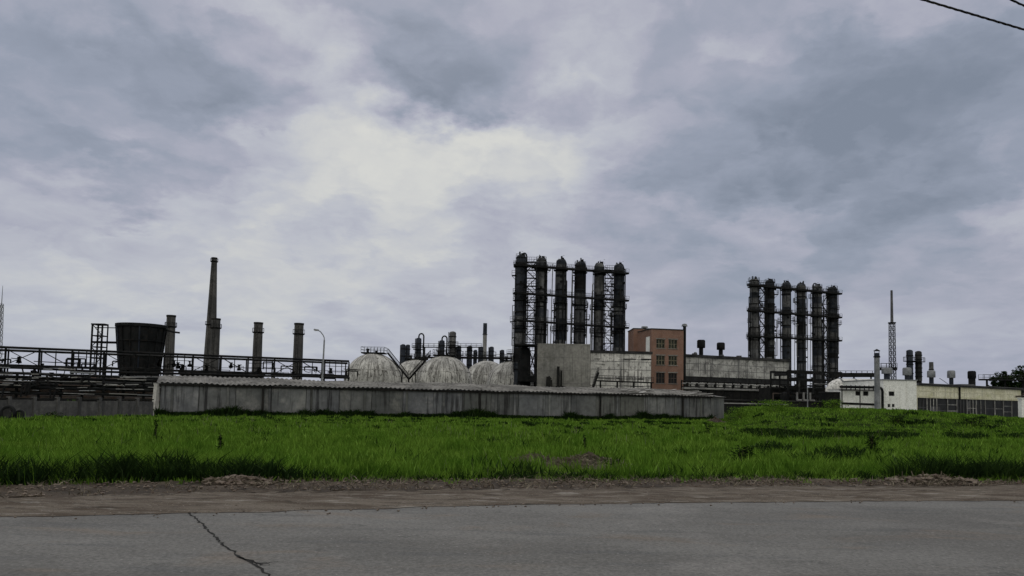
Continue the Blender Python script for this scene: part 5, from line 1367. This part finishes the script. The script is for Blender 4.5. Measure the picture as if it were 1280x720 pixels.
mb = MB(); mb.path([f(L*.27,1.5,H+1.6), f(L*.31,1.5,H+1.1), f(L*.36,1.5,H+.4)], .05); mb.build('roof_cable', M['iron_rail'], rf)
mb = MB(); mb.box(f(L*.5,2,0)[0], f(L*.5,2,0)[1], H+.42, f(L*.58,2,0)[0], f(L*.58,2,0)[1]+2, H+.75); mb.build('roof_box', M['grey_fascia'], rf)
# white gate pillar
g = P(1279, 512, 112); g.z = .8; h = P(1279,498.5,112).z - .8
t = thing('gate_pillar', 'white rendered pillar at the end of the glazed hall', 'pillar', g)
mb = MB(); mb.box(-.5,-.4,-.9,.7,.4,h); mb.build('shaft', M['white_paint'], t); mb = MB(); mb.box(-.6,-.5,h+.003,.8,.5,h+.15); mb.build('cap', M['white_paint'], t)
# dark trees beyond the glazed hall and a low pipe bridge
M['tree_leaf'] = leaf_mat('tree_leaf', (.010,.020,.008), (.018,.036,.012), (.032,.055,.018), .35, .15)
def tree(px, ytop, wpx, d, label, seed):
    r = random.Random(seed); k = d/F; top = P(px, ytop, d); H = top.z; W = wpx*k
    t = thing('tree', label, 'tree', (top.x, d, 0), 0, 'dark trees beyond the glazed hall')
    mb = MB(); mb.tube((0,0,-.1),(.1,0,H*.35),.28,.2,8); mb.tube((.1,0,H*.35),(0,.1,H*.8),.2,.07,8)
    tips = []
    for i in range(9):
        a = r.uniform(0,2*PI); z0 = H*r.uniform(.3,.65); e = Vector((math.cos(a)*W*.42*r.uniform(.5,1), math.sin(a)*W*.35*r.uniform(.5,1), z0+H*r.uniform(.08,.28)))
        mb.tube((.08,0,z0), e, .10, .03, 6); tips.append(e)
    mb.build('trunk', M['bark'], t)
    tips += [Vector((0,.1,H*.9)), Vector((r.uniform(-.5,.5),0,H*.8))]
    lf = MB()
    for c in tips:
        for j in range(5):
            cc = c + Vector((r.gauss(0,W*.12), r.gauss(0,W*.12), r.gauss(0,H*.05))); cr = W*r.uniform(.10,.20)
            for q in range(80):
                v = Vector((r.gauss(0,1), r.gauss(0,1), r.gauss(0,.7))).normalized()*cr*(.5+.5*r.random()); p = cc+v
                if p.z > H: p.z = H - r.random()*.4
                s_ = r.uniform(.14,.30); u = Vector((r.uniform(-1,1),r.uniform(-1,1),r.uniform(-.6,.6))).normalized()*s_; w = u.cross(Vector((r.uniform(-1,1),r.uniform(-1,1),1))).normalized()*s_*.6
                lf.quad(p-u,p+w,p+u,p-w)
    lf.build('crown', M['tree_leaf'], t)
tree(1256, 464, 26, 166, 'dark spreading tree beyond the glazed hall, lower than its neighbour', 3)
tree(1276, 457, 30, 172, 'taller dark tree cut by the frame edge beyond the glazed hall', 5)
tree(1297, 456, 34, 168, 'dark tree mostly beyond the frame edge past the glazed hall', 8)
tree(1243, 470, 16, 175, 'smallest dark tree beyond the glazed hall, next to the dark square roof vent', 12)
tb = walkway(P(1226,474.5,162), P(1300,475.5,166), 'low railed pipe bridge passing before the dark trees', 1.2, supports=(.1,.4,.7), thick=.35, name='pipe_bridge', cat='pipe bridge')

# ------------------------------------------------------------------ overhead cables along the road
def cable(p0, p1, r_, label, twist=True):
    d = p1 - p0; A_ = p0 - d*7; B_ = p1 + d*9; mb = MB(); n = 90; pts = []
    for i in range(n+1):
        q = i/n; p = A_.lerp(B_, q); p.z -= 0
        pts.append(p)
    L = (B_-A_).length; side = Vector((-d.y, d.x, 0)).normalized()
    for ph in ((0, 2.1, 4.2) if twist else (0,)):
        n2 = int(L/.12); prev = None; ps = []
        for i in range(n2+1):
            q = i/n2; p = A_.lerp(B_, q); a_ = q*L*2*PI/.55 + ph
            o_ = side*math.cos(a_)*r_*.6 + Vector((0,0,1))*math.sin(a_)*r_*.6 if twist else Vector((0,0,0)); ps.append(p + o_)
        mb.path(ps, r_*.62, 5)
    return tag(mb.build('overhead_cable', M['shed_dark'], loc=None), label, 'cable', 'overhead cables')
c0 = P(1150, -1.5, 10.8); c1 = P(1280, 37, 1)
v = ray(1280, 37); c1 = Vector((v.x, v.y, v.z))*((c0.z-CAMH)/v.z); c1.z = c0.z
cable(c0, c1, .016, 'longer twisted black cable crossing the upper corner of the sky')
c0 = P(1256, -4, 11.6); v = ray(1285, 9.5); c1 = Vector((v.x, v.y, v.z))*((c0.z-CAMH)/v.z); c1.z = c0.z
d_ = c1-c0; c1 = c0 + d_.normalized()*2
cable(c0, c1, .016, 'shorter visible stretch of black cable at the very corner of the sky')

# ------------------------------------------------------------------ render settings
scene.view_settings.view_transform = 'Standard'; scene.view_settings.look = 'None'
scene.view_settings.exposure = 0; scene.view_settings.gamma = 1; scene.view_settings.use_curve_mapping = False
scene.render.engine = 'CYCLES'
scene.cycles.max_bounces = 6; scene.cycles.diffuse_bounces = 3; scene.cycles.glossy_bounces = 2; scene.cycles.transmission_bounces = 3
scene.cycles.use_denoising = True
scene.cycles.filter_width = 1.5
scene.cycles.use_adaptive_sampling = True; scene.cycles.adaptive_threshold = .02
